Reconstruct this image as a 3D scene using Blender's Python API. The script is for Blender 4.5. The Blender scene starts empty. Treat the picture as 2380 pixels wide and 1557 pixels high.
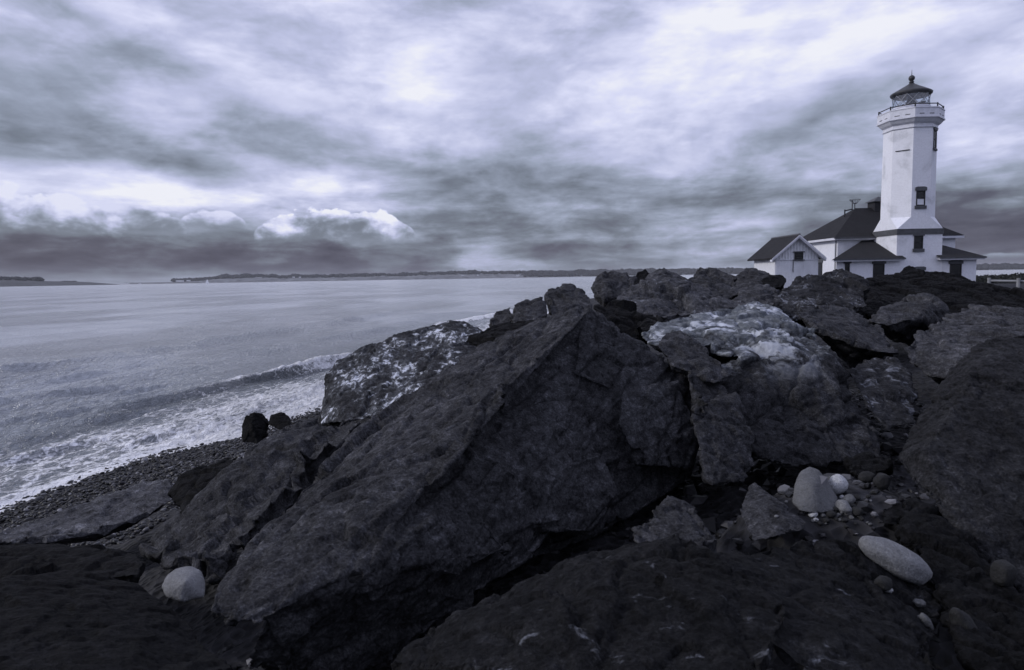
import bpy, bmesh, math, random
import numpy as np
from mathutils import Vector, Matrix
from mathutils.bvhtree import BVHTree
rnd = random.Random(7)
S = bpy.context.scene
COL = S.collection

# ------------------------------------------------------------------ camera
# measurements are taken on a 2379 x 1557 print of the photograph, 24 mm lens
FPX, CX, CY = 1586.0, 1189.5, 778.5
PITCH, ROLL = math.atan(133.5 / FPX), math.radians(-0.95)
EYE = np.array([0.0, 0.0, 3.0])
def _rx(a):
    c, s = math.cos(a), math.sin(a); return np.array([[1, 0, 0], [0, c, -s], [0, s, c]])
def _rz(a):
    c, s = math.cos(a), math.sin(a); return np.array([[c, -s, 0], [s, c, 0], [0, 0, 1]])
ROT = _rx(math.pi / 2 - PITCH) @ _rz(ROLL)
def ray(x, y): return ROT @ np.array([(x - CX) / FPX, -(y - CY) / FPX, -1.0])
def at(x, y, d): return EYE + ray(x, y) * d

cam = bpy.data.cameras.new('camera')
cam.sensor_width = 36.0; cam.lens = 36.0 * FPX / 2379.0
cam.clip_start = 0.05; cam.clip_end = 80000
cam.dof.use_dof = True; cam.dof.focus_distance = 9.0; cam.dof.aperture_fstop = 7.1
camo = bpy.data.objects.new('camera', cam); COL.objects.link(camo)
camo.matrix_world = Matrix.Translation(Vector(EYE)) @ Matrix(ROT.tolist()).to_4x4()
S.camera = camo

# ------------------------------------------------------------------ exposure, sun
S.view_settings.view_transform = 'Standard'; S.view_settings.look = 'None'
S.view_settings.gamma = 1.0; S.view_settings.exposure = 0.0
S.view_settings.use_curve_mapping = False
cy = S.cycles
cy.max_bounces = 5; cy.diffuse_bounces = 2; cy.glossy_bounces = 2; cy.transmission_bounces = 4; cy.transparent_max_bounces = 12
cy.use_adaptive_sampling = True; cy.adaptive_threshold = 0.015; cy.use_denoising = True
cy.caustics_reflective = False; cy.caustics_refractive = False
SUN_EL, SUN_AZ = math.radians(29), math.radians(-93)      # azimuth from the view direction (+Y), left is minus
sun = bpy.data.lights.new('sun', 'SUN'); sun.energy = 1.5; sun.angle = math.radians(12); sun.color = (1.0, 0.97, 0.94)
suno = bpy.data.objects.new('sun', sun); COL.objects.link(suno)
sd = Vector((math.sin(SUN_AZ) * math.cos(SUN_EL), math.cos(SUN_AZ) * math.cos(SUN_EL), math.sin(SUN_EL)))
suno.rotation_euler = sd.to_track_quat('Z', 'Y').to_euler(); suno.location = (-30, 0, 40)

# ------------------------------------------------------------------ node helper
def lin(r, g, b):
    f = lambda c: (c / 255 / 12.92) if c / 255 <= 0.04045 else ((c / 255 + 0.055) / 1.055) ** 2.4
    return (f(r), f(g), f(b), 1.0)
class X:
    """a socket that can be calculated with"""
    tree = None
    def __init__(s, v): s.v = v
    @staticmethod
    def math(op, *a, clamp=False):
        n = X.tree.nodes.new('ShaderNodeMath'); n.operation = op; n.use_clamp = clamp
        for i, q in enumerate(a):
            if isinstance(q, X): X.tree.links.new(q.v, n.inputs[i])
            else: n.inputs[i].default_value = q
        return X(n.outputs[0])
    def __add__(s, o): return X.math('ADD', s, o)
    __radd__ = __add__
    def __sub__(s, o): return X.math('SUBTRACT', s, o)
    def __rsub__(s, o): return X.math('SUBTRACT', o, s)
    def __mul__(s, o): return X.math('MULTIPLY', s, o)
    __rmul__ = __mul__
    def __truediv__(s, o): return X.math('DIVIDE', s, o)
    def __rtruediv__(s, o): return X.math('DIVIDE', o, s)
    def step(s, a, b):            # smoothstep
        n = X.tree.nodes.new('ShaderNodeMapRange'); n.interpolation_type = 'SMOOTHSTEP'
        X.tree.links.new(s.v, n.inputs[0])
        for i, q in ((1, a), (2, b)):
            if isinstance(q, X): X.tree.links.new(q.v, n.inputs[i])
            else: n.inputs[i].default_value = q
        return X(n.outputs[0])
    def sat(s): return X.math('ADD', s, 0.0, clamp=True)
def vec(x, y, z):
    n = X.tree.nodes.new('ShaderNodeCombineXYZ')
    for i, q in enumerate((x, y, z)):
        if isinstance(q, X): X.tree.links.new(q.v, n.inputs[i])
        else: n.inputs[i].default_value = q
    return X(n.outputs[0])
def noise(v, scale=1.0, detail=4.0, rough=0.55, dist=0.0, dim='3D', lac=2.0):
    n = X.tree.nodes.new('ShaderNodeTexNoise'); n.noise_dimensions = dim
    n.inputs['Scale'].default_value = scale; n.inputs['Detail'].default_value = detail
    n.inputs['Roughness'].default_value = rough; n.inputs['Distortion'].default_value = dist
    n.inputs['Lacunarity'].default_value = lac
    if v is not None: X.tree.links.new(v.v, n.inputs['Vector'])
    return X(n.outputs['Fac'])
def voro(v, scale, feature='F1', rand=1.0):
    n = X.tree.nodes.new('ShaderNodeTexVoronoi'); n.feature = feature
    n.inputs['Scale'].default_value = scale; n.inputs['Randomness'].default_value = rand
    if v is not None: X.tree.links.new(v.v, n.inputs['Vector'])
    return X(n.outputs['Distance'])
def ramp(f, stops):
    n = X.tree.nodes.new('ShaderNodeValToRGB'); e = n.color_ramp.elements
    while len(e) < len(stops): e.new(0.5)
    for q, (p, c) in zip(e, stops): q.position = p; q.color = c
    X.tree.links.new(f.v, n.inputs[0]); return X(n.outputs[0])
def mixc(f, a, b):
    n = X.tree.nodes.new('ShaderNodeMix'); n.data_type = 'RGBA'
    for i, q in ((0, f), (6, a), (7, b)):
        if isinstance(q, X): X.tree.links.new(q.v, n.inputs[i])
        else: n.inputs[i].default_value = q
    return X(n.outputs[2])
def lerp(a, b, f): return a + (b - a) * f
def scalevec(v, sx, sy, sz, rot=(0, 0, 0)):
    n = X.tree.nodes.new('ShaderNodeMapping'); n.inputs['Scale'].default_value = (sx, sy, sz)
    n.inputs['Rotation'].default_value = rot
    X.tree.links.new(v.v, n.inputs['Vector']); return X(n.outputs[0])

# ------------------------------------------------------------------ world: overcast sky
W = bpy.data.worlds.new('World'); S.world = W; W.use_nodes = True
T = W.node_tree; T.nodes.clear(); X.tree = T
tc = T.nodes.new('ShaderNodeTexCoord')
sp = T.nodes.new('ShaderNodeSeparateXYZ'); T.links.new(tc.outputs['Generated'], sp.inputs[0])
dx, dy, dz = X(sp.outputs[0]), X(sp.outputs[1]), X(sp.outputs[2])
hor = X.math('SQRT', dx * dx + dy * dy + 1e-6)
az = X.math('ARCTAN2', dx, dy)
el = X.math('MAXIMUM', dz, 0.0) / hor                    # tangent of the elevation
def sky_pos(px, py):
    a = math.atan((px - CX) / FPX)
    return a, (645.2 - 0.0166 * (px - CX) - py) / FPX * math.cos(a)
flat0 = vec(az, el, 0.0)
def bump2(px, py, wx, wy, rot=0.0):
    """soft patch of cloud round a bearing and height"""
    a, h = sky_pos(px, py)
    n = T.nodes.new('ShaderNodeMapping'); n.vector_type = 'TEXTURE'
    n.inputs['Location'].default_value = (a, h, 0); n.inputs['Rotation'].default_value = (0, 0, rot)
    n.inputs['Scale'].default_value = (wx * 2.0 / FPX, wy * 2.0 / FPX, 1); T.links.new(flat0.v, n.inputs['Vector'])
    g = T.nodes.new('ShaderNodeTexGradient'); g.gradient_type = 'SPHERICAL'; T.links.new(n.outputs[0], g.inputs[0])
    return X(g.outputs['Fac'])
# the cloud deck as a flat layer overhead, streets running away from the viewer
den = el + 0.10
u = (dx / hor + 0.09 * dy / hor) / den
v = dy / hor / den
deck = vec(u, v, 0.0)
n2d = lambda v, *a: noise(v, 1.0, *a, dim='2D')
n_street = n2d(scalevec(deck, 0.60, 0.22, 1), 4, 0.55, 0.3)
n_deck = n2d(scalevec(deck, 1.5, 0.85, 1), 5, 0.6, 0.35)
flat = vec(az + 3.7, el + 1.3, 0.0)
n_band = n2d(scalevec(flat, 4.2, 26, 1), 4, 0.55, 0.25)
n_wisp = n2d(scalevec(flat, 11, 34, 1), 4, 0.62, 0.3)
n_lumps = [n2d(scalevec(vec(az + q, el + q, 0.0), 23, 30, 1), 5, 0.52, 0.0) for q in (1.3, 5.2)]
n_lump2 = n2d(scalevec(vec(az + 9.1, el, 0.0), 16, 30, 1), 5, 0.6, 0.3)
n_pat = n2d(scalevec(vec(az + 2.2, el + 0.7 + 0.0, 0.0), 5.0, 12.0, 1, (0, 0, 0.12)), 6, 0.56, 0.15)
n_pat2 = n2d(scalevec(vec(az + 7.9, el + 4.7, 0.0), 13.0, 27.0, 1, (0, 0, -0.1)), 5, 0.62, 0.15)
low = 1.0 - el.step(0.06, 0.22)
L = 0.422 + 0.21 * el.step(0.02, 0.13) + 0.11 * el.step(0.10, 0.26)
L = L + (n_pat.step(0.34, 0.68) - 0.5) * 0.20 + (n_pat2 - 0.5) * 0.22
L = L + (n_street - 0.5) * 0.34 * el.step(0.04, 0.2) + (n_deck - 0.5) * 0.40
L = L + (n_band - 0.5) * (0.15 + 0.55 * low) + (n_wisp - 0.5) * (0.12 + 0.30 * low)
for (px, py, wx, wy, rot, k) in (
        (300, 455, 250, 34, 0.0, 0.58), (860, 440, 150, 28, -0.1, 0.30), (1650, 200, 420, 110, 0.35, 0.20),
        (1000, 190, 420, 110, -0.3, 0.06), (560, 370, 160, 26, -0.35, 0.20), (1800, 60, 500, 70, 0.1, 0.10),
        (2330, 330, 90, 80, 0.3, 0.20), (2240, 180, 110, 60, 0.5, 0.06), (850, 60, 220, 60, 0, -0.06),
        (270, 85, 220, 30, -0.45, -0.24), (180, 235, 330, 70, -0.12, -0.20), (90, 330, 300, 60, -0.1, -0.10), (480, 395, 260, 22, -0.10, -0.18),
        (1130, 400, 170, 55, 0.15, -0.26), (1400, 440, 330, 60, 0.05, -0.20), (1040, 500, 120, 45, -0.2, -0.22),
        (1700, 480, 330, 45, 0.08, -0.16), (1880, 290, 120, 20, 0.3, -0.16), (2260, 110, 200, 38, 0.38, -0.22),
        (2330, 400, 120, 40, 0.3, -0.22), (2330, 520, 220, 70, 0.1, -0.30), (2340, 600, 200, 40, 0, -0.20),
        (60, 612, 440, 60, 0, -0.34), (430, 600, 330, 30, 0, -0.12), (780, 560, 190, 20, 0, -0.16), (950, 590, 300, 20, 0, -0.08),
        (1650, 605, 300, 18, 0, 0.06), (1100, 592, 90, 20, 0.1, 0.22), (1230, 606, 120, 12, 0, 0.16), (1420, 600, 130, 14, 0, 0.12), (700, 610, 250, 16, 0, 0.05)):
    g_ = bump2(px, py, wx, wy, rot); L = X.math('MULTIPLY_ADD', g_, k * (0.95 if k > 0 else 0.92), L)
wob = (n_wisp - 0.5) * 0.02 + el
rough_l = [(q - 0.5) * 2.0 + (n_lump2 - 0.5) * 1.3 for q in n_lumps]
tall_l = [q * 0.95 + 0.32 for q in n_lumps]
def cumulus(L, px, base, hw, h, dark, bright, seed):
    a, t0 = sky_pos(px, base); w = hw / FPX; hh = h / FPX; k = int(seed) % 2
    t = X.math('MULTIPLY_ADD', az, 1.0 / w, -a / w)
    env = X.math('SQRT', X.math('SUBTRACT', 1.0, t * t, clamp=True))
    over = X.math('MULTIPLY_ADD', env * tall_l[k], hh, t0) - el
    m = over.step(0.0, 0.0030) * wob.step(t0 - 0.014, t0 + 0.004) * env.step(0.0, 0.35)
    sh = (X.math('MULTIPLY_ADD', el, 0.75 / hh, -0.75 * t0 / hh) + rough_l[k] - (over * (0.45 / hh)) + 0.46).step(-0.05, 0.98)
    c_ = X.math('MULTIPLY_ADD', sh, bright - dark, dark)
    return X.math('MULTIPLY_ADD', c_ - L, m, L)
for q in (          (505, 526, 68, 42, 0.44, 0.88, 2), (790, 550, 175, 78, 0.34, 1.0, 1), (300, 530, 115, 62, 0.38, 0.86, 2), (60, 532, 180, 86, 0.34, 0.92, 1),
          (2330, 600, 50, 16, 0.25, 0.52, 2)):
    L = cumulus(L, *q)
cloud = ramp(L.sat(), [(0.0, lin(60, 58, 76)), (0.18, lin(84, 84, 101)), (0.36, lin(117, 125, 140)), (0.55, lin(156, 165, 187)),
                       (0.72, lin(192, 197, 229)), (0.87, lin(222, 225, 252)), (1.0, lin(245, 246, 255))])
skyt = T.nodes.new('ShaderNodeTexSky'); skyt.sky_type = 'NISHITA'; skyt.sun_disc = False
skyt.sun_elevation = SUN_EL; skyt.sun_rotation = SUN_AZ; skyt.dust_density = 2.0
b1 = T.nodes.new('ShaderNodeBackground'); b1.inputs[1].default_value = 0.08; T.links.new(skyt.outputs[0], b1.inputs[0])
b2 = T.nodes.new('ShaderNodeBackground'); b2.inputs[1].default_value = 1.0; T.links.new(cloud.v, b2.inputs[0])
mx = T.nodes.new('ShaderNodeMixShader'); mx.inputs[0].default_value = 0.94
T.links.new(b1.outputs[0], mx.inputs[1]); T.links.new(b2.outputs[0], mx.inputs[2])
wo = T.nodes.new('ShaderNodeOutputWorld'); T.links.new(mx.outputs[0], wo.inputs[0])
W.cycles.sampling_method = 'MANUAL'; W.cycles.sample_map_resolution = 512

# ------------------------------------------------------------------ numpy noise
def _h(ix, iy, iz, seed):
    h = (ix.astype(np.uint32) * np.uint32(374761393)) ^ (iy.astype(np.uint32) * np.uint32(668265263)) ^ (iz.astype(np.uint32) * np.uint32(2147483647)) ^ np.uint32((seed * 1274126177) & 0xffffffff)
    h = (h ^ (h >> np.uint32(13))) * np.uint32(1274126177)
    h = (h ^ (h >> np.uint32(15))) * np.uint32(2246822519)
    return h ^ (h >> np.uint32(16))
def _grad():
    g = np.array([(1,1,0),(-1,1,0),(1,-1,0),(-1,-1,0),(1,0,1),(-1,0,1),(1,0,-1),(-1,0,-1),(0,1,1),(0,-1,1),(0,1,-1),(0,-1,-1),(1,1,0),(-1,1,0),(0,-1,1),(0,-1,-1)], np.float32)
    return g
GR = _grad()
def perlin(p, seed=0):
    p = p.astype(np.float32); i = np.floor(p).astype(np.int32); f = p - i
    w = f * f * f * (f * (f * 6 - 15) + 10)
    out = 0
    for a in (0, 1):
        wa = w[:, 0] if a else 1 - w[:, 0]
        for b in (0, 1):
            wb = w[:, 1] if b else 1 - w[:, 1]
            for c in (0, 1):
                wc = w[:, 2] if c else 1 - w[:, 2]
                g = GR[_h(i[:, 0] + a, i[:, 1] + b, i[:, 2] + c, seed) & np.uint32(15)]
                d = g[:, 0] * (f[:, 0] - a) + g[:, 1] * (f[:, 1] - b) + g[:, 2] * (f[:, 2] - c)
                out = out + wa * wb * wc * d
    return out
def fbm(p, seed, octs, gain=0.5, ridged=False):
    s = 0; a = 1.0
    for o in range(octs):
        n = perlin(p * (2.03 ** o) + 17.3 * o, seed + o)
        s = s + a * ((0.2 - np.abs(n)) if ridged else n); a *= gain
    return s
def chips(p, seed):
    """broken facets: every cell of a Voronoi pattern is a plane tilted its own way; second value: depth of the joints"""
    p = p.astype(np.float32); q = p - 0.5; i0 = np.floor(q).astype(np.int32)
    b1 = np.full(len(p), 9.0, np.float32); b2 = b1.copy(); val = np.zeros(len(p), np.float32)
    for a in (0, 1):
        for b in (0, 1):
            for c in (0, 1):
                i = i0 + (a, b, c)
                h = _h(i[:, 0], i[:, 1], i[:, 2], seed)
                r = np.stack([(h & np.uint32(1023)), (h >> np.uint32(10)) & np.uint32(1023), (h >> np.uint32(20)) & np.uint32(1023)], 1).astype(np.float32) / 1023
                d = p - (i + 0.5 + (r - 0.5) * 0.8)
                dd = (d * d).sum(1)
                h2 = _h(i[:, 0], i[:, 1], i[:, 2], seed + 77)
                t = np.stack([(h2 & np.uint32(1023)), (h2 >> np.uint32(10)) & np.uint32(1023), (h2 >> np.uint32(20)) & np.uint32(1023)], 1).astype(np.float32) / 511.5 - 1
                hv = (d * t).sum(1)
                new = dd < b1
                b2 = np.where(new, b1, np.minimum(b2, dd)); val = np.where(new, hv, val); b1 = np.where(new, dd, b1)
    e = np.sqrt(b2) - np.sqrt(b1)
    return val, -np.exp(-(e / 0.06) ** 2)

# ------------------------------------------------------------------ mesh helpers
def tag(o, label, cat, group=None):
    o['label'] = label; o['category'] = cat
    if group: o['group'] = group
    return o
def kind(o, k): o['kind'] = k; return o
def mesh_np(name, V, F, mat, smooth=True, origin=None, parent=None):
    V = np.asarray(V, np.float32); me = bpy.data.meshes.new(name)
    if origin is not None: V = V - np.asarray(origin, np.float32)
    F = np.asarray(F, np.int32); n = F.shape[1]
    me.vertices.add(len(V)); me.vertices.foreach_set('co', V.ravel())
    me.loops.add(F.size); me.loops.foreach_set('vertex_index', F.ravel())
    me.polygons.add(len(F)); me.polygons.foreach_set('loop_start', np.arange(0, F.size, n, dtype=np.int32))
    me.polygons.foreach_set('use_smooth', np.full(len(F), smooth))
    me.update(calc_edges=True); me.materials.append(mat)
    o = bpy.data.objects.new(name, me); COL.objects.link(o)
    if origin is not None: o.location = origin
    if parent is not None: o.parent = parent
    return o
class MB:
    """collects simple solids for ONE part"""
    def __init__(s): s.v = []; s.f = []
    def add(s, v, f):
        k = len(s.v); s.v += [tuple(map(float, q)) for q in v]; s.f += [[i + k for i in q] for q in f]; return s
    def box(s, lo, hi):
        (a, b, c), (d, e, g) = lo, hi
        return s.add([(a,b,c),(d,b,c),(d,e,c),(a,e,c),(a,b,g),(d,b,g),(d,e,g),(a,e,g)], [(0,3,2,1),(4,5,6,7),(0,1,5,4),(1,2,6,5),(2,3,7,6),(3,0,4,7)])
    def loft(s, rings, caps=True):
        n = len(rings[0]); v = [p for r in rings for p in r]; f = []
        for k in range(len(rings) - 1):
            for i in range(n):
                j = (i + 1) % n; f.append((k*n+i, k*n+j, (k+1)*n+j, (k+1)*n+i))
        if caps: f.append(tuple(range(n))[::-1]); f.append(tuple((len(rings)-1)*n + i for i in range(n)))
        return s.add(v, f)
    def lathe(s, cx, cy, prof, n=24, a0=0.0):
        return s.loft([[(cx + r*math.cos(a0+2*math.pi*i/n), cy + r*math.sin(a0+2*math.pi*i/n), z) for i in range(n)] for r, z in prof])
    def tube(s, p, q, r, n=6):
        p, q = Vector(p), Vector(q); d = (q - p).normalized()
        e = d.orthogonal().normalized(); g = d.cross(e)
        return s.loft([[tuple(c + e*(r*math.cos(2*math.pi*i/n)) + g*(r*math.sin(2*math.pi*i/n))) for i in range(n)] for c in (p, q)])
    def prism(s, pts, off):
        off = Vector(off); a = [Vector(p) for p in pts]
        return s.loft([[tuple(p) for p in a], [tuple(p + off) for p in a]])
    def build(s, name, mat, parent=None, smooth=False, origin=None):
        me = bpy.data.meshes.new(name); o0 = Vector(origin) if origin is not None else (Vector(parent['_o']) if parent is not None and '_o' in parent else Vector())
        me.from_pydata([tuple(Vector(p) - o0) for p in s.v], [], s.f)
        bm = bmesh.new(); bm.from_mesh(me); bmesh.ops.recalc_face_normals(bm, faces=bm.faces); bm.to_mesh(me); bm.free()
        if smooth: me.polygons.foreach_set('use_smooth', [True] * len(me.polygons))
        me.materials.append(mat); o = bpy.data.objects.new(name, me); COL.objects.link(o)
        if parent is not None: o.parent = parent
        else: o.location = o0
        o['_o'] = tuple(o0)
        return o
def thing(name, loc, label, cat, group=None):
    o = bpy.data.objects.new(name, None); COL.objects.link(o); o.location = loc; o.empty_display_size = 0.3
    o['_o'] = tuple(float(q) for q in loc)
    return tag(o, label, cat, group)

# ------------------------------------------------------------------ materials
def new_mat(name):
    m = bpy.data.materials.new(name); m.use_nodes = True; X.tree = m.node_tree
    b = m.node_tree.nodes['Principled BSDF']; b.inputs['Specular IOR Level'].default_value = 0.3
    c = m.node_tree.nodes.new('ShaderNodeTexCoord')
    return m, b, X(c.outputs['Object'])
def put(b, key, x):
    if isinstance(x, X): X.tree.links.new(x.v, b.inputs[key])
    else: b.inputs[key].default_value = x
def bumpn(b, h, strength, dist):
    n = X.tree.nodes.new('ShaderNodeBump'); n.inputs['Strength'].default_value = strength; n.inputs['Distance'].default_value = dist
    X.tree.links.new(h.v, n.inputs['Height']); X.tree.links.new(n.outputs[0], b.inputs['Normal'])
def plain(name, col, rough=0.7, var=0.25, scale=3.0, metal=0.0, bump=0.0, spec=0.3):
    m, b, c = new_mat(name)
    n = noise(c, scale, 6, 0.6)
    lo = tuple(q * (1 - var) for q in col[:3]) + (1,); hi = tuple(min(1, q * (1 + var)) for q in col[:3]) + (1,)
    put(b, 'Base Color', ramp(n, [(0.3, lo), (0.7, hi)])); put(b, 'Roughness', rough); put(b, 'Metallic', metal)
    b.inputs['Specular IOR Level'].default_value = spec
    if bump: bumpn(b, noise(c, scale * 8, 6, 0.6), bump, 0.02)
    return m
def vec_add(v, s, k):
    n = X.tree.nodes.new('ShaderNodeVectorMath'); n.operation = 'ADD'
    X.tree.links.new(v.v, n.inputs[0]); X.tree.links.new((s * k).v, n.inputs[1]); return X(n.outputs[0])
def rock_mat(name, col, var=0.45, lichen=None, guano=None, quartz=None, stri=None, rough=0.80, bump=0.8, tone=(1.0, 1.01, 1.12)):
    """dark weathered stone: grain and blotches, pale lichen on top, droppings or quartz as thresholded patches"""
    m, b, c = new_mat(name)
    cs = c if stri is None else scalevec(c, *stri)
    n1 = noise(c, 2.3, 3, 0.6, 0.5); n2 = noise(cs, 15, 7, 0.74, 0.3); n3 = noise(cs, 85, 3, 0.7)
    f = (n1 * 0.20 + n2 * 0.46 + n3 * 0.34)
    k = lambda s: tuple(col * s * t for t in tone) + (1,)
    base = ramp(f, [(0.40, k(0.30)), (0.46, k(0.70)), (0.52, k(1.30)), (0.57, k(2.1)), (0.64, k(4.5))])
    if lichen:
        z0, z1 = lichen
        s = X.tree.nodes.new('ShaderNodeSeparateXYZ'); X.tree.links.new(c.v, s.inputs[0]); z = X(s.outputs[2]).step(z0, z1)
        ln = noise(c, 5.0, 8, 0.70, 0.6); l2 = noise(c, 2.2, 4, 0.6, 0.4)
        base = mixc((ln + z * 0.24).step(0.50, 0.74) * z * 0.9, base, ramp(n2, [(0.3, (0.06, 0.066, 0.076, 1)), (0.5, (0.15, 0.165, 0.185, 1)), (0.7, (0.30, 0.32, 0.35, 1))]))
        base = mixc((ln * 0.65 + l2 * 0.5).step(0.575, 0.68) * z, base, (0.58, 0.61, 0.68, 1))
    if guano:
        th, sc = guano
        g1 = noise(scalevec(c, 1, 1, 0.6), sc, 7, 0.72, 0.5); g2 = noise(c, sc * 0.22, 4, 0.55)
        gg = g1 * 0.70 + g2 * 0.42
        base = mixc((gg).step(th - 0.07, th + 0.06) * 0.42, base, (0.22, 0.235, 0.26, 1))
        base = mixc(gg.step(th + 0.015, th + 0.10), base, (0.66, 0.69, 0.77, 1))
    if quartz:
        th, sc = quartz
        q = (noise(cs, sc, 6, 0.68, 0.8) * 0.75 + noise(c, sc * 0.22, 3, 0.5) * 0.35).step(th, th + 0.14)
        base = mixc(q * 0.7, base, (0.28, 0.295, 0.34, 1))
    put(b, 'Base Color', base); put(b, 'Roughness', lerp(rough - 0.2, rough + 0.1, n2))
    b.inputs['Specular IOR Level'].default_value = 0.07
    rg = noise(cs, 7.0, 5, 0.62, 0.3); rg.v.node.noise_type = 'RIDGED_MULTIFRACTAL'
    v1 = voro(vec_add(c, n2, 0.10), 13.0, 'F1'); v2 = voro(vec_add(c, n2, 0.06), 34.0, 'F1')
    bumpn(b, n2 * 0.45 + n3 * 0.26 + rg * 0.10 - v1 * 0.30 - v2 * 0.16, bump, 0.036)
    return m

# ------------------------------------------------------------------ shoreline
_sy = np.array([-40, 0, 8, 9, 9.8, 10.8, 11.7, 12.4, 12.9, 15.1, 16.1, 20, 26, 41, 79, 110, 200.])
_sx = np.array([-9.5, -7.4, -7.0, -6.92, -6.9, -6.6, -6.3, -5.8, -5.3, -4.75, -4.6, -3.6, -2.0, -0.2, 7.5, 14, 60.])
def shore_x(y): return np.interp(y, _sy, _sx)
def inland(x, y): return (x - shore_x(y)) * 0.96
def ground_z(x, y):
    s = inland(x, y)
    z = np.interp(s, [-30, -8, -3, 0, 2.0, 3.5, 5.5, 8, 12, 400], [-4, -1.2, -0.38, 0.0, 0.26, 0.62, 1.2, 1.42, 1.7, 1.75])
    far = np.clip((y - 95) / 12, 0, 1) + np.clip((x - 90) / 10, 0, 1)
    return z * (1 - np.clip(far, 0, 1)) - 1.5 * np.clip(far, 0, 1)
def noise2(x, y, sc, seed, octs=4, gain=0.5):
    return fbm(np.stack([x * sc, y * sc, np.full_like(x, 0.37 * seed)], 1), seed, octs, gain)

# ------------------------------------------------------------------ sea
def sea_material():
    m, b, c = new_mat('sea_water')
    at_f = X.tree.nodes.new('ShaderNodeAttribute'); at_f.attribute_name = 'foam'; fo = X(at_f.outputs['Fac'])
    at_d = X.tree.nodes.new('ShaderNodeAttribute'); at_d.attribute_name = 'shallow'; sh = X(at_d.outputs['Fac'])
    flow = scalevec(c, 1.0, 1.0, 1.0, (0, 0, math.radians(16)))
    warp = noise(flow, 1.6, 3, 0.6, dim='2D')
    lace = voro(scalevec(vec_add(flow, warp, 0.55), 1.0, 0.42, 1), 3.6, 'DISTANCE_TO_EDGE')
    blot = noise(scalevec(flow, 1.0, 0.40, 1), 1.9, 6, 0.66, 0.8, dim='2D')
    fine = noise(scalevec(flow, 1.0, 0.38, 1), 17, 5, 0.70, 0.9, dim='2D')
    pat = (1.0 - lace.step(0.0, 0.16)) * 0.24 + (blot - 0.5) * 0.85 + (fine - 0.5) * 1.25
    foam = (pat + fo * 1.05 - 0.44).step(0.0, 0.36) * fo.step(0.02, 0.14)
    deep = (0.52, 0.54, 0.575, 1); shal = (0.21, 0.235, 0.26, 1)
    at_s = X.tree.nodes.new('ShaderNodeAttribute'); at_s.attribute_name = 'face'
    col = mixc(X(at_s.outputs['Fac']), mixc(sh.sat(), deep, shal), (0.030, 0.036, 0.040, 1))  # steep wave front painted dark, standing in for its weaker sky reflection
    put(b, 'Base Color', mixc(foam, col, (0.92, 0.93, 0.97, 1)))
    put(b, 'Roughness', lerp(0.15, 0.75, foam)); b.inputs['IOR'].default_value = 1.333; b.inputs['Specular IOR Level'].default_value = 0.5
    rot = (0, 0, 0.28)
    r1 = noise(scalevec(c, 1.0, 0.75, 1, rot), 1.3, 3, 0.6, 0.3, dim='2D')
    r2 = noise(scalevec(c, 1.5, 0.7, 1, rot), 5.0, 4, 0.65, 0.4, dim='2D')
    r3 = noise(scalevec(c, 1.0, 0.5, 1, rot), 0.22, 4, 0.6, dim='2D')
    calm = lerp(0.5, 1.5, noise(scalevec(c, 1, 0.4, 1, rot), 0.07, 3, 0.55, dim='2D').step(0.38, 0.62))
    bumpn(b, (r1 * 0.36 + r2 * 0.50) * calm + r3 * 0.22 + foam * 0.08 + fine * 0.06 * fo, 1.0, 0.60)
    return m
SEA = sea_material()
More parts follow.
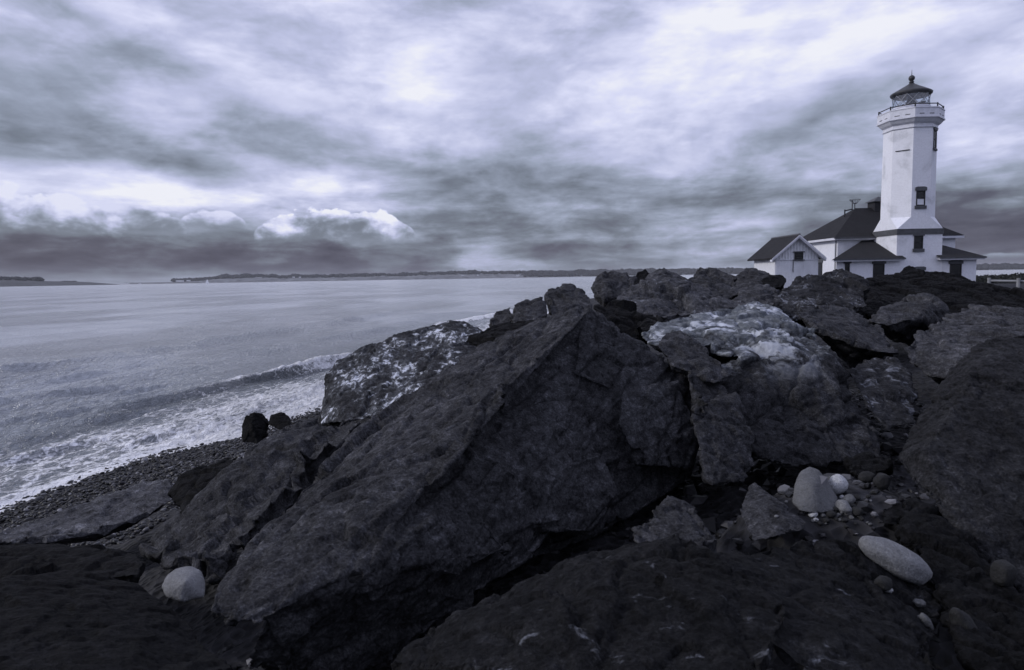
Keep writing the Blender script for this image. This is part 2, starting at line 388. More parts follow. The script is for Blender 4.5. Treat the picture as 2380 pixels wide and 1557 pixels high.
def build_sea():
    rs = [5.5]; 
    while rs[-1] < 14000:
        r = rs[-1]
        d = 0.08 if r < 27 else 0.08 + (r - 27) * 0.017
        if r > 300: d = r * 0.06
        rs.append(r + d)
    rs = np.array(rs); n_a = 600
    an = np.radians(np.linspace(-56, 66, n_a))
    Rr, A = np.meshgrid(rs, an, indexing='ij')
    x = (Rr * np.sin(A)).ravel(); y = (Rr * np.cos(A)).ravel()
    dr = np.maximum(np.gradient(rs)[:, None] * np.ones((1, n_a)), Rr * np.radians(122 / n_a)).ravel()
    off = -inland(x, y)                                   # metres out from the waterline
    z = np.zeros_like(x); hx = np.zeros_like(x); hy = np.zeros_like(x)
    g = np.random.default_rng(3)
    gust = 0.30 + 1.5 * np.clip(noise2(x * 0.9 + y * 0.2, y * 0.3, 0.11, 5, 3) * 1.6 + 0.42, 0, 1.1)
    for k in range(26):
        lam = 0.38 * 1.18 ** k * (0.9 + 0.2 * g.random())
        th = math.radians(-16 + g.normal() * (17 if lam < 3 else 12))
        dxn, dyn = math.cos(th), math.sin(th)             # waves run towards the shore (+x)
        w = np.clip((lam / dr - 2.5) / 2.5, 0, 1) * np.clip((off + 0.3) / (0.6 + lam * 0.35), 0.0, 1) * (gust if lam < 4 else 1)
        a = (0.0150 if lam < 1.3 else 0.0050) * lam ** (0.80 if lam < 6 else 0.45); ph = 2 * math.pi * ((x * dxn + y * dyn) / lam + g.random())
        a = a * w
        z += a * np.cos(ph); hx -= a * dxn * np.sin(ph) * 0.8; hy -= a * dyn * np.sin(ph) * 0.8
    # the swell about to break, some four metres out, and a lower one behind it
    nn = noise2(x, y, 0.45, 11, 4)
    for (pos, hgt, sb, sf, lip) in ((4.0, 1.0, 1.1, 0.36, 1.0), (13.2, 0.36, 1.5, 0.7, 0.0), (8.0, 0.16, 1.2, 0.9, 0.0), (1.6, 0.10, 0.5, 0.25, 0.0)):
        p = pos + 0.45 * np.sin(y * 0.23 + pos) + 0.7 * noise2(x * 0.2, y, 0.18, 21 + int(pos), 3)
        if pos == 4.0: hh = np.interp(y, [4, 11, 15, 18.5, 20.5, 30, 45], [0.08, 0.10, 0.12, 0.20, 0.32, 0.34, 0.2])
        else: hh = hgt * (0.6 + 0.8 * np.clip(noise2(x * 0.3, y, 0.12, 31 + int(pos), 3) + 0.4, 0, 1)) * np.exp(-((y - 25) / 40) ** 2)
        hh = hh * (1 + 0.28 * nn)
        u = off - p; e = np.where(u > 0, np.exp(-(u / sb) ** 2), np.exp(-(u / sf) ** 2))
        z += hh * e; hx += lip * 0.42 * hh * e ** 2 * np.clip((y - 15) / 5, 0, 1)
        if pos == 4.0: crest_u, crest_h = u, hh
    # run-up on the pebbles and foam
    ru = 0.16 * noise2(x, y, 0.9, 41, 3) + 0.1 * np.sin(y * 1.3)
    z += np.where(off < 1.2, 0.02 * np.clip(1.2 - off, 0, 2) + 0.0 * ru, 0)
    dens = np.interp(off, [-0.6, 0.0, 0.35, 1.2, 2.2, 3.0, 3.5, 4.2, 5.5], [1.0, 0.95, 0.80, 0.70, 0.60, 0.50, 0.34, 0.16, 0.0])
    yy = np.interp(y, [6, 9.5, 11, 13, 26, 60], [0.50, 0.60, 0.80, 1.0, 1.0, 0.5])
    edge = np.interp(off, [-0.6, 0.0, 0.28, 0.55], [1, 1, 0.6, 0])
    foam = np.maximum(dens * yy, edge * 0.92) + 0.20 * noise2(x, y, 0.5, 51, 4) * (off < 4.4) * (off > 0.5)
    br = np.clip((y - 17.5 + 2.2 * noise2(x, y, 0.5, 61, 2)) / 3.0, 0, 1)
    foam = np.maximum(foam, br * np.exp(-((crest_u + 0.02) / 0.17) ** 2) * 0.95)
    br2 = np.clip((y - 20.5) / 3.0, 0, 1)
    foam = np.maximum(foam, br2 * ((crest_u > -0.55) & (crest_u < 0.2)) * 0.72)
    foam = np.clip(foam, 0, 1.2); foam[(off > 7) | (y > 60) | (off < -2)] = 0
    lump = np.abs(noise2(x, y, 2.6, 71, 4)) * foam * (off < 5) * np.clip(off, 0, 1)
    z += 0.10 * lump
    V = np.stack([x + hx, y + hy, z], 1)
    nr = len(rs); i = np.arange(nr - 1)[:, None] * n_a + np.arange(n_a - 1)[None, :]
    F = np.stack([i, i + n_a, i + n_a + 1, i + 1], -1).reshape(-1, 4)[:, ::-1]
    keep = (inland(x, y) < 4)[F].any(1) | (y[F].mean(1) > 90) | (x[F].mean(1) > 85)
    F = F[keep]
    used = np.unique(F); rm = np.full(len(V), -1); rm[used] = np.arange(len(used))
    o = mesh_np('sea', V[used], rm[F], SEA)
    face = np.exp(-((crest_u + 0.35) / 0.30) ** 2) * np.interp(y, [8, 13, 17, 20, 40], [0.05, 0.15, 0.35, 0.75, 0.6]) * (off < 6)  # mask of the darkening painted on the swell's shoreward front
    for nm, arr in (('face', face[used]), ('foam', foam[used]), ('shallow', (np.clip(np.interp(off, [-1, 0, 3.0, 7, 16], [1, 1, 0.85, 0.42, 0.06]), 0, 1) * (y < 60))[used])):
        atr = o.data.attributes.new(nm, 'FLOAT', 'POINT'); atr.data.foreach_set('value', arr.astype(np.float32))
    return kind(o, 'structure')
build_sea()

# ------------------------------------------------------------------ ground: shore, bed of the rock bank, grass flat round the lighthouse
def ground_material():
    m, b, c = new_mat('shore_ground')
    n = noise(c, 3, 8, 0.65); g = voro(c, 16)
    put(b, 'Base Color', ramp(n * 0.6 + g * 0.5, [(0.2, (0.005, 0.005, 0.006, 1)), (0.5, (0.012, 0.012, 0.014, 1)), (0.8, (0.035, 0.035, 0.041, 1))]))
    put(b, 'Roughness', 0.85); bumpn(b, g + n * 0.5, 0.8, 0.06); return m
GROUND = ground_material()
def build_ground():
    ys = np.concatenate([np.arange(-6, 20, 0.16), np.arange(20, 60, 0.7), np.arange(60, 240, 6)])
    ss = np.concatenate([np.arange(-14, -3, 1.0), np.arange(-3, 14, 0.14), np.arange(14, 60, 1.2), np.arange(60, 190, 8)])
    Y, Sg = np.meshgrid(ys, ss, indexing='ij'); Xg = shore_x(Y) + Sg / 0.96
    x, y = Xg.ravel(), Y.ravel(); z = ground_z(x, y)
    s = Sg.ravel(); rough = np.clip((s - 2.0) / 2, 0, 1) * (y < 25)
    z = z + 0.10 * rough * noise2(x, y, 1.4, 81, 4) + 0.02 * noise2(x, y, 5, 82, 3) * (y < 25)
    z = z + 0.48 * np.exp(-(((x - 1.56) / 0.62) ** 2 + ((y - 3.17) / 0.58) ** 2) ** 2) * np.where(y < 10, 1, 0)       # gravel pocket between the boulders
    nx = len(ss); i = np.arange(len(ys) - 1)[:, None] * nx + np.arange(nx - 1)[None, :]
    F = np.stack([i, i + 1, i + nx + 1, i + nx], -1).reshape(-1, 4)
    V = np.stack([x, y, z], 1)
    kind(mesh_np('ground', V, F, GROUND), 'structure'); return V, F
GV, GF = build_ground()
GBVH = BVHTree.FromPolygons([tuple(q) for q in GV.tolist()], GF.tolist())

# pebbles of the beach, far too many to count
def build_beach():
    g = np.random.default_rng(5)
    t = (1 + 5 ** 0.5) / 2
    iv = np.array([(-1,t,0),(1,t,0),(-1,-t,0),(1,-t,0),(0,-1,t),(0,1,t),(0,-1,-t),(0,1,-t),(t,0,-1),(t,0,1),(-t,0,-1),(-t,0,1)], float); iv /= np.linalg.norm(iv[0])
    iF = np.array([(0,11,5),(0,5,1),(0,1,7),(0,7,10),(0,10,11),(1,5,9),(5,11,4),(11,10,2),(10,7,6),(7,1,8),(3,9,4),(3,4,2),(3,2,6),(3,6,8),(3,8,9),(4,9,5),(2,4,11),(6,2,10),(8,6,7),(9,8,1)])
    global ICO; ICO = (iv, iF)
    N = 15000
    y = g.uniform(6.0, 19.5, N); s = g.uniform(-0.45, 3.3, N); x = shore_x(y) + s / 0.96
    size = np.clip(0.021 * np.exp(g.normal(0, 0.36, N)), 0.010, 0.065)
    dim = size[:, None] * np.stack([g.uniform(0.9, 1.5, N), g.uniform(0.75, 1.1, N), g.uniform(0.45, 0.8, N)], 1)
    a = g.uniform(0, 6.283, N)
    P = iv[None] * (1 + 0.16 * g.normal(size=(N, 12, 1))) * dim[:, None, :]
    ti = g.normal(0, 0.3, (N, 1)); P[:, :, 2] += P[:, :, 0] * ti
    c, sn = np.cos(a)[:, None], np.sin(a)[:, None]
    px = P[:, :, 0] * c - P[:, :, 1] * sn + x[:, None]; py = P[:, :, 0] * sn + P[:, :, 1] * c + y[:, None]
    zz = np.interp(s, [-3, 0, 2.0, 3.5], [-0.38, 0.0, 0.26, 0.62]) + g.uniform(-0.004, 0.022, N)
    pz = P[:, :, 2] + zz[:, None]
    V = np.stack([px, py, pz], -1).reshape(-1, 3); F = (iF[None] + 12 * np.arange(N)[:, None, None]).reshape(-1, 3)
    m, b, c = new_mat('beach_pebbles')
    at_t = X.tree.nodes.new('ShaderNodeAttribute'); at_t.attribute_name = 'tone'
    put(b, 'Base Color', ramp(X(at_t.outputs['Fac']), [(0.0, (0.005, 0.005, 0.006, 1)), (0.7, (0.017, 0.0165, 0.019, 1)), (0.9, (0.045, 0.044, 0.05, 1)), (1.0, (0.22, 0.22, 0.24, 1))]))
    put(b, 'Roughness', 0.42)
    o = mesh_np('beach_pebbles', V, F, m)
    atr = o.data.attributes.new('tone', 'FLOAT', 'POINT'); atr.data.foreach_set('value', np.repeat(g.random(N) ** 1.2, 12).astype(np.float32))
    tag(kind(o, 'stuff'), 'dark wet pebbles of the narrow beach along the waterline', 'pebbles')
build_beach()

def build_rubble():
    g = np.random.default_rng(9); base, fc = ICO
    N = 5200
    x = g.uniform(-1.5, 4.2, N); y = g.uniform(1.6, 8.5, N)
    z = np.array([(lambda h: h[0].z if h[0] is not None else 0.0)(GBVH.ray_cast(Vector((a, b, 6)), Vector((0, 0, -1)))) for a, b in zip(x, y)])
    size = np.clip(0.020 * np.exp(g.normal(0, 0.55, N)), 0.008, 0.09)
    dim = size[:, None] * np.stack([g.uniform(0.8, 1.4, N), g.uniform(0.7, 1.1, N), g.uniform(0.5, 0.9, N)], 1)
    P = base[None] * (1 + 0.2 * g.normal(size=(N, 12, 1))) * dim[:, None, :]
    a = g.uniform(0, 6.283, N)[:, None]
    V = np.stack([P[:, :, 0] * np.cos(a) - P[:, :, 1] * np.sin(a) + x[:, None], P[:, :, 0] * np.sin(a) + P[:, :, 1] * np.cos(a) + y[:, None], P[:, :, 2] + (z + size * 0.2)[:, None]], -1).reshape(-1, 3)
    o = mesh_np('loose_gravel', V, (fc[None] + 12 * np.arange(N)[:, None, None]).reshape(-1, 3), bpy.data.materials['beach_pebbles'], False)
    atr = o.data.attributes.new('tone', 'FLOAT', 'POINT'); atr.data.foreach_set('value', np.repeat(g.random(N) ** 1.3, 12).astype(np.float32))
    tag(kind(o, 'stuff'), 'loose dark gravel lying in the gaps between the boulders', 'gravel')
build_rubble()

# ------------------------------------------------------------------ far shores
def horizon_y(px): return 645.2 - 0.0166 * (px - CX)
def far_pt(px, py, R):
    r = ray(px, py); r = r / math.hypot(r[0], r[1]); return EYE + r * R
FIELD = plain('dry_bluff', (0.13, 0.135, 0.15), 0.9, 0.75, 0.02)
FIELD2 = plain('dull_field', (0.05, 0.054, 0.062), 0.9, 0.3, 0.01)
WOOD = plain('far_conifers', (0.016, 0.018, 0.022), 0.9, 0.4, 0.02)
def far_land(name, prof, R, depth, mat, label_kind='structure'):
    """prof: (px, py) skyline of the land; a ridge with a beach in front and a back slope"""
    rows = []
    g = np.random.default_rng(len(name))
    pxs = np.linspace(prof[0][0], prof[-1][0], max(24, int((prof[-1][0] - prof[0][0]) / 4)))
    pys = np.interp(pxs, [p[0] for p in prof], [p[1] for p in prof])
    V = []; K = 6
    for i, (px, py) in enumerate(zip(pxs, pys)):
        top = max(0.3, far_pt(px, py, R + depth * 0.35)[2])
        j = 0.75 + 0.5 * g.random()
        for (f, h) in ((-0.12 * j, -2.0), (0.0, 0.02), (0.06 * j, 0.42 * j), (0.35, 0.97), (0.7, 0.9), (1.0, -2.0)):
            q = far_pt(px, py, R + depth * f)
            V.append((q[0], q[1], h * top if h >= 0 else h))
    V = np.array(V); n = len(pxs); i = np.arange(n - 1)[:, None] * K + np.arange(K - 1)[None]
    F = np.stack([i, i + K, i + K + 1, i + 1], -1).reshape(-1, 4)[:, ::-1]
    kind(mesh_np(name, V, F, mat), 'structure')
def far_wood(prof, R, depth, hmin, hmax, step, label, fr=(0.28, 0.75), seed=1, lift=0.0):
    """rounded and pointed crowns standing close together on the skyline"""
    g = np.random.default_rng(seed); Vs = []; Fs = []; k = 0
    px = prof[0][0]
    while px < prof[-1][0]:
        py = np.interp(px, [p[0] for p in prof], [p[1] for p in prof])
        for q in range(3):
            f = g.uniform(*fr); base = far_pt(px + g.normal() * step, py, R + depth * f)
            top = max(0.3, far_pt(px, py, R + depth * 0.35)[2])
            mass = 0.72 + 0.42 * abs(math.sin(px * 0.061 + seed) * math.sin(px * 0.023 + 2 * seed) + 0.35 * math.sin(px * 0.19))
            h = g.uniform(hmin, hmax) * mass; w = h * g.uniform(0.6, 1.2); n = 6
            zb = top * (0.95 - 0.9 * max(0, (0.35 - f)) / 0.35) + lift
            rings = [(0.0, 0.5), (0.35, 1.0), (0.7, 0.72), (1.0, 0.12)]
            for (t, rr) in rings:
                for i in range(n):
                    a = 6.283 * i / n + g.normal() * 0.2
                    Vs.append((base[0] + w * rr * math.cos(a) * g.uniform(0.7, 1.2), base[1] + w * rr * math.sin(a), zb - 2 + h * t * g.uniform(0.9, 1.08)))
            for r in range(3):
                for i in range(n):
                    j = (i + 1) % n; Fs.append((k + r*n + i, k + r*n + j, k + (r+1)*n + j, k + (r+1)*n + i))
            k += 4 * n
        px += step
    o = mesh_np('far_woodland', np.array(Vs), np.array(Fs), WOOD)
    tag(kind(o, 'stuff'), label, 'woodland')
LAND_A = [(300, 657), (360, 656), (403, 655), (460, 651), (518, 645), (602, 641.5), (666, 645), (700, 643), (762, 643.5), (830, 640.5), (896, 639), (928, 639), (986, 636.5), (1082, 634.5), (1210, 634.5), (1306, 632.5), (1395, 630.5), (1480, 630), (1700, 628), (1950, 626), (2250, 621), (2400, 618)]
far_land('headland', LAND_A, 5200, 1200, FIELD)
far_wood([(403, 653.5), (460, 650), (518, 643.5), (602, 640), (650, 643), (666, 644), (700, 641.5), (762, 642), (896, 638), (928, 639), (986, 635.5), (1082, 633), (1210, 633.5), (1306, 632), (1395, 630), (1500, 629), (1760, 627), (1950, 625), (2250, 620), (2400, 617)], 5200, 1200, 13, 24, 1.5, 'dark woodland along the top of the long far headland', (0.22, 0.7), 4)
far_wood([(1215, 636), (1300, 635), (1480, 632), (1700, 630), (1950, 628), (2250, 624), (2400, 621)], 5190, 900, 16, 30, 1.8, 'dark wooded slope at the right end of the far headland', (0.03, 0.34), 8)
LAND_B = [(-260, 643), (-100, 646), (0, 649), (60, 650.5), (110, 653), (200, 655), (255, 659), (300, 662.5)]
far_land('low_headland', LAND_B, 3600, 900, FIELD2)
far_wood([(-260, 640), (-100, 643), (0, 646), (50, 648), (96, 650.5)], 3600, 900, 9, 17, 1.6, 'dark strip of woodland on the low headland at left', (0.30, 0.6), 6)
far_wood([(146, 654.5), (178, 654.5)], 3600, 900, 5, 9, 2.4, 'small clump of trees on the low headland', (0.32, 0.5), 9)

# ------------------------------------------------------------------ boulders of the rock bank
M_DARK = rock_mat('basalt_dark', 0.0055)  # dark stone; also holds the dimming of the bottom corners in its colour
M_MAIN = rock_mat('basalt_slab', 0.033)
M_MID = rock_mat('basalt_mid', 0.038)
M_GREY = rock_mat('grey_stone', 0.050, quartz=(0.615, 12))
M_LICH = rock_mat('lichen_stone', 0.026, lichen=(0.62, 1.05))
M_GUANO = rock_mat('whitened_stone', 0.030, guano=(0.585, 11.0))
M_SPECK = rock_mat('speckled_stone', 0.024, quartz=(0.58, 11))
M_QUARTZ = rock_mat('quartz_stone', 0.0085, quartz=(0.645, 14))  # foreground dimming put into the base colour under the quartz flecks
M_PALE = rock_mat('pale_slab', 0.058)
M_GREY2 = rock_mat('grey_sloping_stone', 0.044)
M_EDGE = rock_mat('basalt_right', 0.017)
BOULD = []
def boulder(label, hulls, thick, vox, mat, rough=1.0, seed=1, sink=0.3, smooth=2, chip=1.0, stri=None, name='boulder', cat='boulder', group='boulders of the rock bank', gap=0.022):
    bm = bmesh.new(); allp = []
    for H in hulls:
        P = [at(*q) for q in H]; c = np.mean(P, 0); d = np.array([c[0], c[1], 0.0]); d /= np.linalg.norm(d)
        B = [c + (p - c) * 0.62 + d * thick + np.array([0, 0, -sink * thick]) for p in P]
        vs = [bm.verts.new(tuple(p)) for p in list(P) + B]
        r = bmesh.ops.convex_hull(bm, input=vs)
        junk = [q for q in r['geom_interior'] if isinstance(q, bmesh.types.BMVert)]
        if junk: bmesh.ops.delete(bm, geom=junk, context='VERTS')
        allp += P
    me = bpy.data.meshes.new('tmp'); bm.to_mesh(me); bm.free()
    o = bpy.data.objects.new('tmp', me); COL.objects.link(o)
    md = o.modifiers.new('r', 'REMESH'); md.mode = 'VOXEL'; md.voxel_size = vox * 1.06
    dg = bpy.context.evaluated_depsgraph_get(); ev = o.evaluated_get(dg); m2 = ev.to_mesh()
    n = len(m2.vertices); V = np.empty(n * 3, np.float32); m2.vertices.foreach_get('co', V); V = V.reshape(-1, 3)
    nf = len(m2.polygons); lt = np.empty(nf, np.int32); m2.polygons.foreach_get('loop_total', lt)
    li = np.empty(len(m2.loops), np.int32); m2.loops.foreach_get('vertex_index', li)
    assert (lt == 4).all(); F = li.reshape(-1, 4)
    ed = np.empty(len(m2.edges) * 2, np.int32); m2.edges.foreach_get('vertices', ed); ed = ed.reshape(-1, 2)
    ev.to_mesh_clear(); bpy.data.objects.remove(o); bpy.data.meshes.remove(me)
    size = float(np.linalg.norm(V.max(0) - V.min(0)))
    deg = np.bincount(ed.ravel(), minlength=n)[:, None].astype(np.float32)
    def relax(A, it, k=0.6):
        for _ in range(it):
            Sm = np.zeros_like(A)
            for q in range(A.shape[1]):
                Sm[:, q] = np.bincount(ed[:, 0], A[ed[:, 1], q], n) + np.bincount(ed[:, 1], A[ed[:, 0], q], n)
            A = A + k * (Sm / deg - A)
        return A
    def normals(V):
        a = V[F[:, 2]] - V[F[:, 0]]; b = V[F[:, 3]] - V[F[:, 1]]; fn = np.cross(a, b)
        N = np.zeros_like(V)
        for q in range(4):
            for j in range(3): N[:, j] += np.bincount(F[:, q], fn[:, j], n)
        return N / (np.linalg.norm(N, axis=1, keepdims=True) + 1e-9)
    V = relax(V, max(2, int(smooth * 0.018 / vox)))
    N = relax(normals(V), 6); N /= np.linalg.norm(N, axis=1, keepdims=True) + 1e-9
    k = min(1.0, size / 2.2) * rough
    P = V if stri is None else V @ np.array(stri, np.float32).T
    wv = np.stack([fbm(P * 1.9, seed + q * 9, 3) for q in range(3)], 1)
    Pw = P + wv * 0.06
    h = 0; fine_k = min(1.0, size / 1.2) * min(1.0, 0.35 + rough)
    for (sc, am, jd) in ((0.80, 0.085 * k, 0.018 * k), (0.36, 0.056 * k, 0.018 * k), (0.15, 0.026 * fine_k, 0.009 * fine_k), (0.065, 0.012 * fine_k, 0.003)):
        if sc * 0.4 < vox * 2: continue
        cv, cj = chips(Pw / sc + seed * 3.1, seed + int(sc * 100))
        h = h + chip * (cv * am + cj * jd)
    h = h + 0.012 * k * fbm(Pw * 2.6, seed + 40, 2, 0.5, True) + fine_k * (0.009 * fbm(Pw * 8.5, seed + 50, 4, 0.6, True) + 0.006 * fbm(P * 32, seed + 60, 2, 0.6)) * (rough if rough < 0.3 else 1.0)
    V = V + N * (h - gap * min(1.0, size / 2.2))[:, None]
    org = np.array([V[:, 0].mean(), V[:, 1].mean(), V[:, 2].min()])
    ob = mesh_np(name, V, F, mat, True, org)
    tag(ob, label, cat, group)
    BOULD.append((V, F)); return ob
def stri_mat(d, k):
    """squeezes noise so that its features run along direction d"""
    d = np.array(d, float); d /= np.linalg.norm(d); return (np.eye(3) - (1 - k) * np.outer(d, d)).tolist()

# the long slab in the middle
boulder('huge dark slab of rock slanting through the middle of the foreground', [
    [(455,1428,2.35),(520,1335,2.62),(640,1165,3.2),(740,1072,3.6),(850,978,4.05),(950,918,4.4),(1050,852,4.7),(1140,778,5.05),(1250,738,5.2),(1335,712,5.25),
     (1370,722,5.0),(1160,872,4.35),(1050,985,3.85),(905,1105,3.2),(852,1235,2.75),(822,1335,2.5),(720,1352,2.45),(600,1448,2.3),(540,1470,2.35)],
    [(1335,712,5.25),(1372,714,5.1),(1430,745,5.15),(1490,808,5.1),(1600,872,5.0),(1640,1000,4.75),(1630,1112,4.55),(1400,1258,4.0),(1250,1312,3.75),
     (1060,990,3.88),(1165,880,4.36)],
    [(905,1108,3.17),(1050,1000,3.72),(1150,950,4.0),(1290,985,4.0),(1340,1080,3.85),(1345,1200,3.6),(1255,1312,3.45),(1120,1392,3.15),(960,1405,2.85),(830,1345,2.47),(856,1235,2.73)],
    [(600,1450,2.35),(720,1370,2.5),(830,1350,2.5),(960,1400,2.8),(1120,1400,3.1),(950,1540,3.0),(700,1590,2.6),(560,1560,2.5)],
    [(1078,975,3.80),(1195,942,4.05),(1300,985,3.95),(1285,1062,3.72),(1130,1082,3.50),(1062,1035,3.60)],
    [(872,1235,2.73),(985,1172,2.98),(1140,1190,3.10),(1215,1282,3.08),(1070,1362,2.88),(890,1322,2.58)],
    [(1345,762,4.82),(1465,795,4.95),(1495,858,4.82),(1430,905,4.56),(1335,868,4.48)],
    [(1445,905,4.52),(1575,885,4.78),(1632,1000,4.58),(1612,1095,4.38),(1485,1085,4.18),(1435,985,4.28)],
    [(1295,1085,3.68),(1405,1045,3.93),(1448,1150,3.82),(1385,1245,3.62),(1292,1252,3.46)],
    [(1180,1080,3.40),(1290,1110,3.62),(1270,1200,3.42),(1160,1230,3.14),(1110,1150,3.22)],
], 0.9, 0.0115, M_MAIN, 0.8, 3, 0.5, 3, 0.9, stri_mat((0.55, 0.75, 0.36), 0.45))

boulder('low dark boulder across the bottom of the foreground, flecked with pale quartz', [
    [(880,1565,1.75),(930,1492,1.85),(1000,1442,1.95),(1110,1392,2.05),(1200,1332,2.15),(1330,1302,2.2),(1440,1290,2.2),(1500,1250,2.22),(1570,1222,2.2),(1640,1270,2.1),(1760,1330,1.95),(1850,1400,1.8),
     (1500,1400,1.75),(1300,1450,1.65),(1100,1560,1.5),(1400,1640,1.35),(1800,1600,1.4)],
    [(1240,1400,1.86),(1440,1345,1.98),(1590,1330,1.96),(1650,1420,1.74),(1540,1520,1.55),(1300,1520,1.54)],
    [(1640,1275,2.15),(1750,1258,2.3),(1850,1240,2.45),(1985,1248,2.5),(2060,1290,2.52),(2130,1330,2.52),(2185,1390,2.35),(2190,1470,2.1),(2170,1520,1.9),(2200,1580,1.7),(1900,1640,1.4),(1700,1400,1.85)],
], 0.6, 0.0085, M_QUARTZ, 0.45, 5, 0.5, 2, 0.65)

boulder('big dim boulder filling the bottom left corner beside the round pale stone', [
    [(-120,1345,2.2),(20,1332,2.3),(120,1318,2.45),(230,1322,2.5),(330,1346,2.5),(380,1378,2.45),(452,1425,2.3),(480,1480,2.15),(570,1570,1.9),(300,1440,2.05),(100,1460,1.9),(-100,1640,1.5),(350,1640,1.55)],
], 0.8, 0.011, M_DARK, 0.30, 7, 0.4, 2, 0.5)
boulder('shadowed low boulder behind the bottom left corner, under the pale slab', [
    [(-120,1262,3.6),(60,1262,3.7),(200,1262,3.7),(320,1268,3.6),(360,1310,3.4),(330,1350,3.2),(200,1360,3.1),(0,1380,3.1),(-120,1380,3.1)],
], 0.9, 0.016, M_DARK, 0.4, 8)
boulder('flat pale slab lying at the foot of the bank beside the pebble beach', [
    [(-60,1262,5.0),(0,1240,5.2),(100,1202,5.5),(230,1168,5.7),(335,1112,6.1),(395,1108,6.1),(425,1150,5.8),(352,1195,5.3),(230,1240,5.0),(60,1262,4.9)],
], 0.5, 0.018, M_PALE, 0.35, 9, 0.6)
boulder('jagged little boulder wedged between the pale slab and the rough dark one', [
    [(385,1150,5.2),(420,1098,5.4),(470,1082,5.5),(540,1052,5.7),(560,1090,5.3),(500,1150,5.0),(420,1215,4.7)],
], 0.6, 0.016, M_DARK, 0.9, 10)
boulder('rough dark boulder left of the huge slab, below the white streaked one', [
    [(415,1190,4.3),(455,1150,4.5),(560,1078,4.9),(610,1020,5.3),(700,1000,5.4),(835,978,5.3),(860,990,5.0),(740,1085,4.3),(650,1170,3.9),(560,1270,3.5),(500,1330,3.2),(430,1250,3.9)],
    [(330,1268,4.2),(415,1190,4.35),(470,1220,4.1),(560,1275,3.5),(490,1350,3.2),(380,1330,3.5)],
], 0.8, 0.015, M_MAIN, 1.1, 11)
boulder('smooth dark stone standing upright at the edge of the foam', [
    [(558,990,10.25),(566,962,10.3),(590,954,10.4),(612,960,10.5),(632,985,10.5),(628,1015,10.2),(600,1034,10.0),(562,1030,10.05),(585,985,10.1)],
], 0.42, 0.014, M_DARK, 0.7, 12, 0.2, 2, 1.0)
boulder('small rounded dark stone right of the upright one at the foam', [
    [(622,985,10.2),(630,966,10.3),(655,960,10.4),(674,968,10.3),(678,985,10.1),(650,1000,10.0)],
], 0.4, 0.014, M_DARK, 0.7, 13, 0.2, 2, 1.0)
boulder('low dark rock at the water side foot of the white streaked boulder', [
    [(640,1000,8.6),(700,985,8.9),(745,960,9.6),(775,950,9.8),(830,985,8.6),(760,1020,8.0),(670,1030,7.9)],
], 0.7, 0.022, M_MAIN, 0.8, 14)
boulder('rounded boulder streaked all over with white beside the breaking wave', [
    [(752,905,9.6),(760,870,9.7),(778,838,9.9),(850,800,10.1),(950,766,10.4),(1045,740,10.6),(1082,744,10.6),(1130,765,10.5),(1150,800,10.0),(1060,900,8.9),(900,965,8.5),(800,985,8.6),(745,985,9.0)],
], 1.5, 0.020, M_GUANO, 0.55, 15, 0.2, 3, 0.8)
# the ridge against the sea and sky
boulder('low dark rock half hidden behind the upper edge of the huge slab', [
    [(1080,795,7.0),(1108,768,7.4),(1150,752,7.7),(1205,742,7.7),(1270,730,7.6),(1300,760,7.0),(1240,790,6.6),(1130,815,6.5)],
], 0.7, 0.02, M_DARK, 0.8, 61)
boulder('low round boulder on the ridge left of the cracked grey one, against the sea', [
    [(1130,748,8.3),(1150,722,8.5),(1172,712,8.6),(1190,705,8.6),(1195,745,8.2),(1150,772,8.0)],
], 0.8, 0.02, M_MID, 0.7, 16)
boulder('cracked boulder on the ridge with a dark wedge on top, against the sea', [
    [(1178,738,8.2),(1192,706,8.4),(1215,695,8.5),(1252,688,8.5),(1270,698,8.5),(1275,735,8.1),(1240,752,7.9),(1195,756,7.9)],
], 0.8, 0.018, M_MID, 0.9, 17)
boulder('knobbly boulder on the ridge right of the cracked one, against the sea', [
    [(1266,685,8.9),(1285,666,9.1),(1308,654,9.2),(1330,656,9.2),(1352,668,9.1),(1378,690,8.8),(1385,725,8.3),(1330,745,8.0),(1275,735,8.2)],
], 0.9, 0.019, M_MID, 0.9, 18)
boulder('pointed boulder on the ridge where the far headland meets the rocks', [
    [(1368,668,10.0),(1385,645,10.3),(1404,630,10.4),(1425,622,10.5),(1448,632,10.4),(1480,645,10.2),(1470,690,9.5),(1400,705,9.2)],
], 1.0, 0.021, M_MID, 0.9, 19)
boulder('small dark rock on the skyline between the pointed boulder and the tall grey one', [
    [(1462,648,11.6),(1478,628,11.8),(1500,624,11.9),(1520,640,11.7),(1510,670,11.2),(1470,672,11.2)],
], 0.7, 0.024, M_DARK, 0.8, 20)
boulder('tall grey peaked boulder highest on the ridge, left of the shed', [
    [(1425,690,8.9),(1470,655,9.3),(1505,628,9.6),(1540,609,9.8),(1562,618,9.8),(1580,640,9.6),(1640,655,9.4),(1690,690,9.0),(1722,716,8.6),(1640,740,8.2),(1520,745,8.1),(1440,730,8.3)],
], 1.2, 0.018, M_GREY, 0.85, 21)
boulder('dark broken rock in the hollow in front of the tall grey boulder', [
    [(1372,712,6.9),(1420,690,7.3),(1470,705,7.3),(1560,735,6.9),(1540,770,6.4),(1480,790,6.1),(1410,770,6.2)],
], 0.9, 0.019, M_DARK, 1.2, 22)
boulder('rough grey brown rock on the skyline right of the tall grey boulder', [
    [(1588,645,11.2),(1610,626,11.5),(1642,615,11.7),(1672,622,11.6),(1712,640,11.3),(1725,680,10.6),(1690,700,10.2),(1600,670,10.8)],
], 1.1, 0.023, M_MID, 1.0, 23)
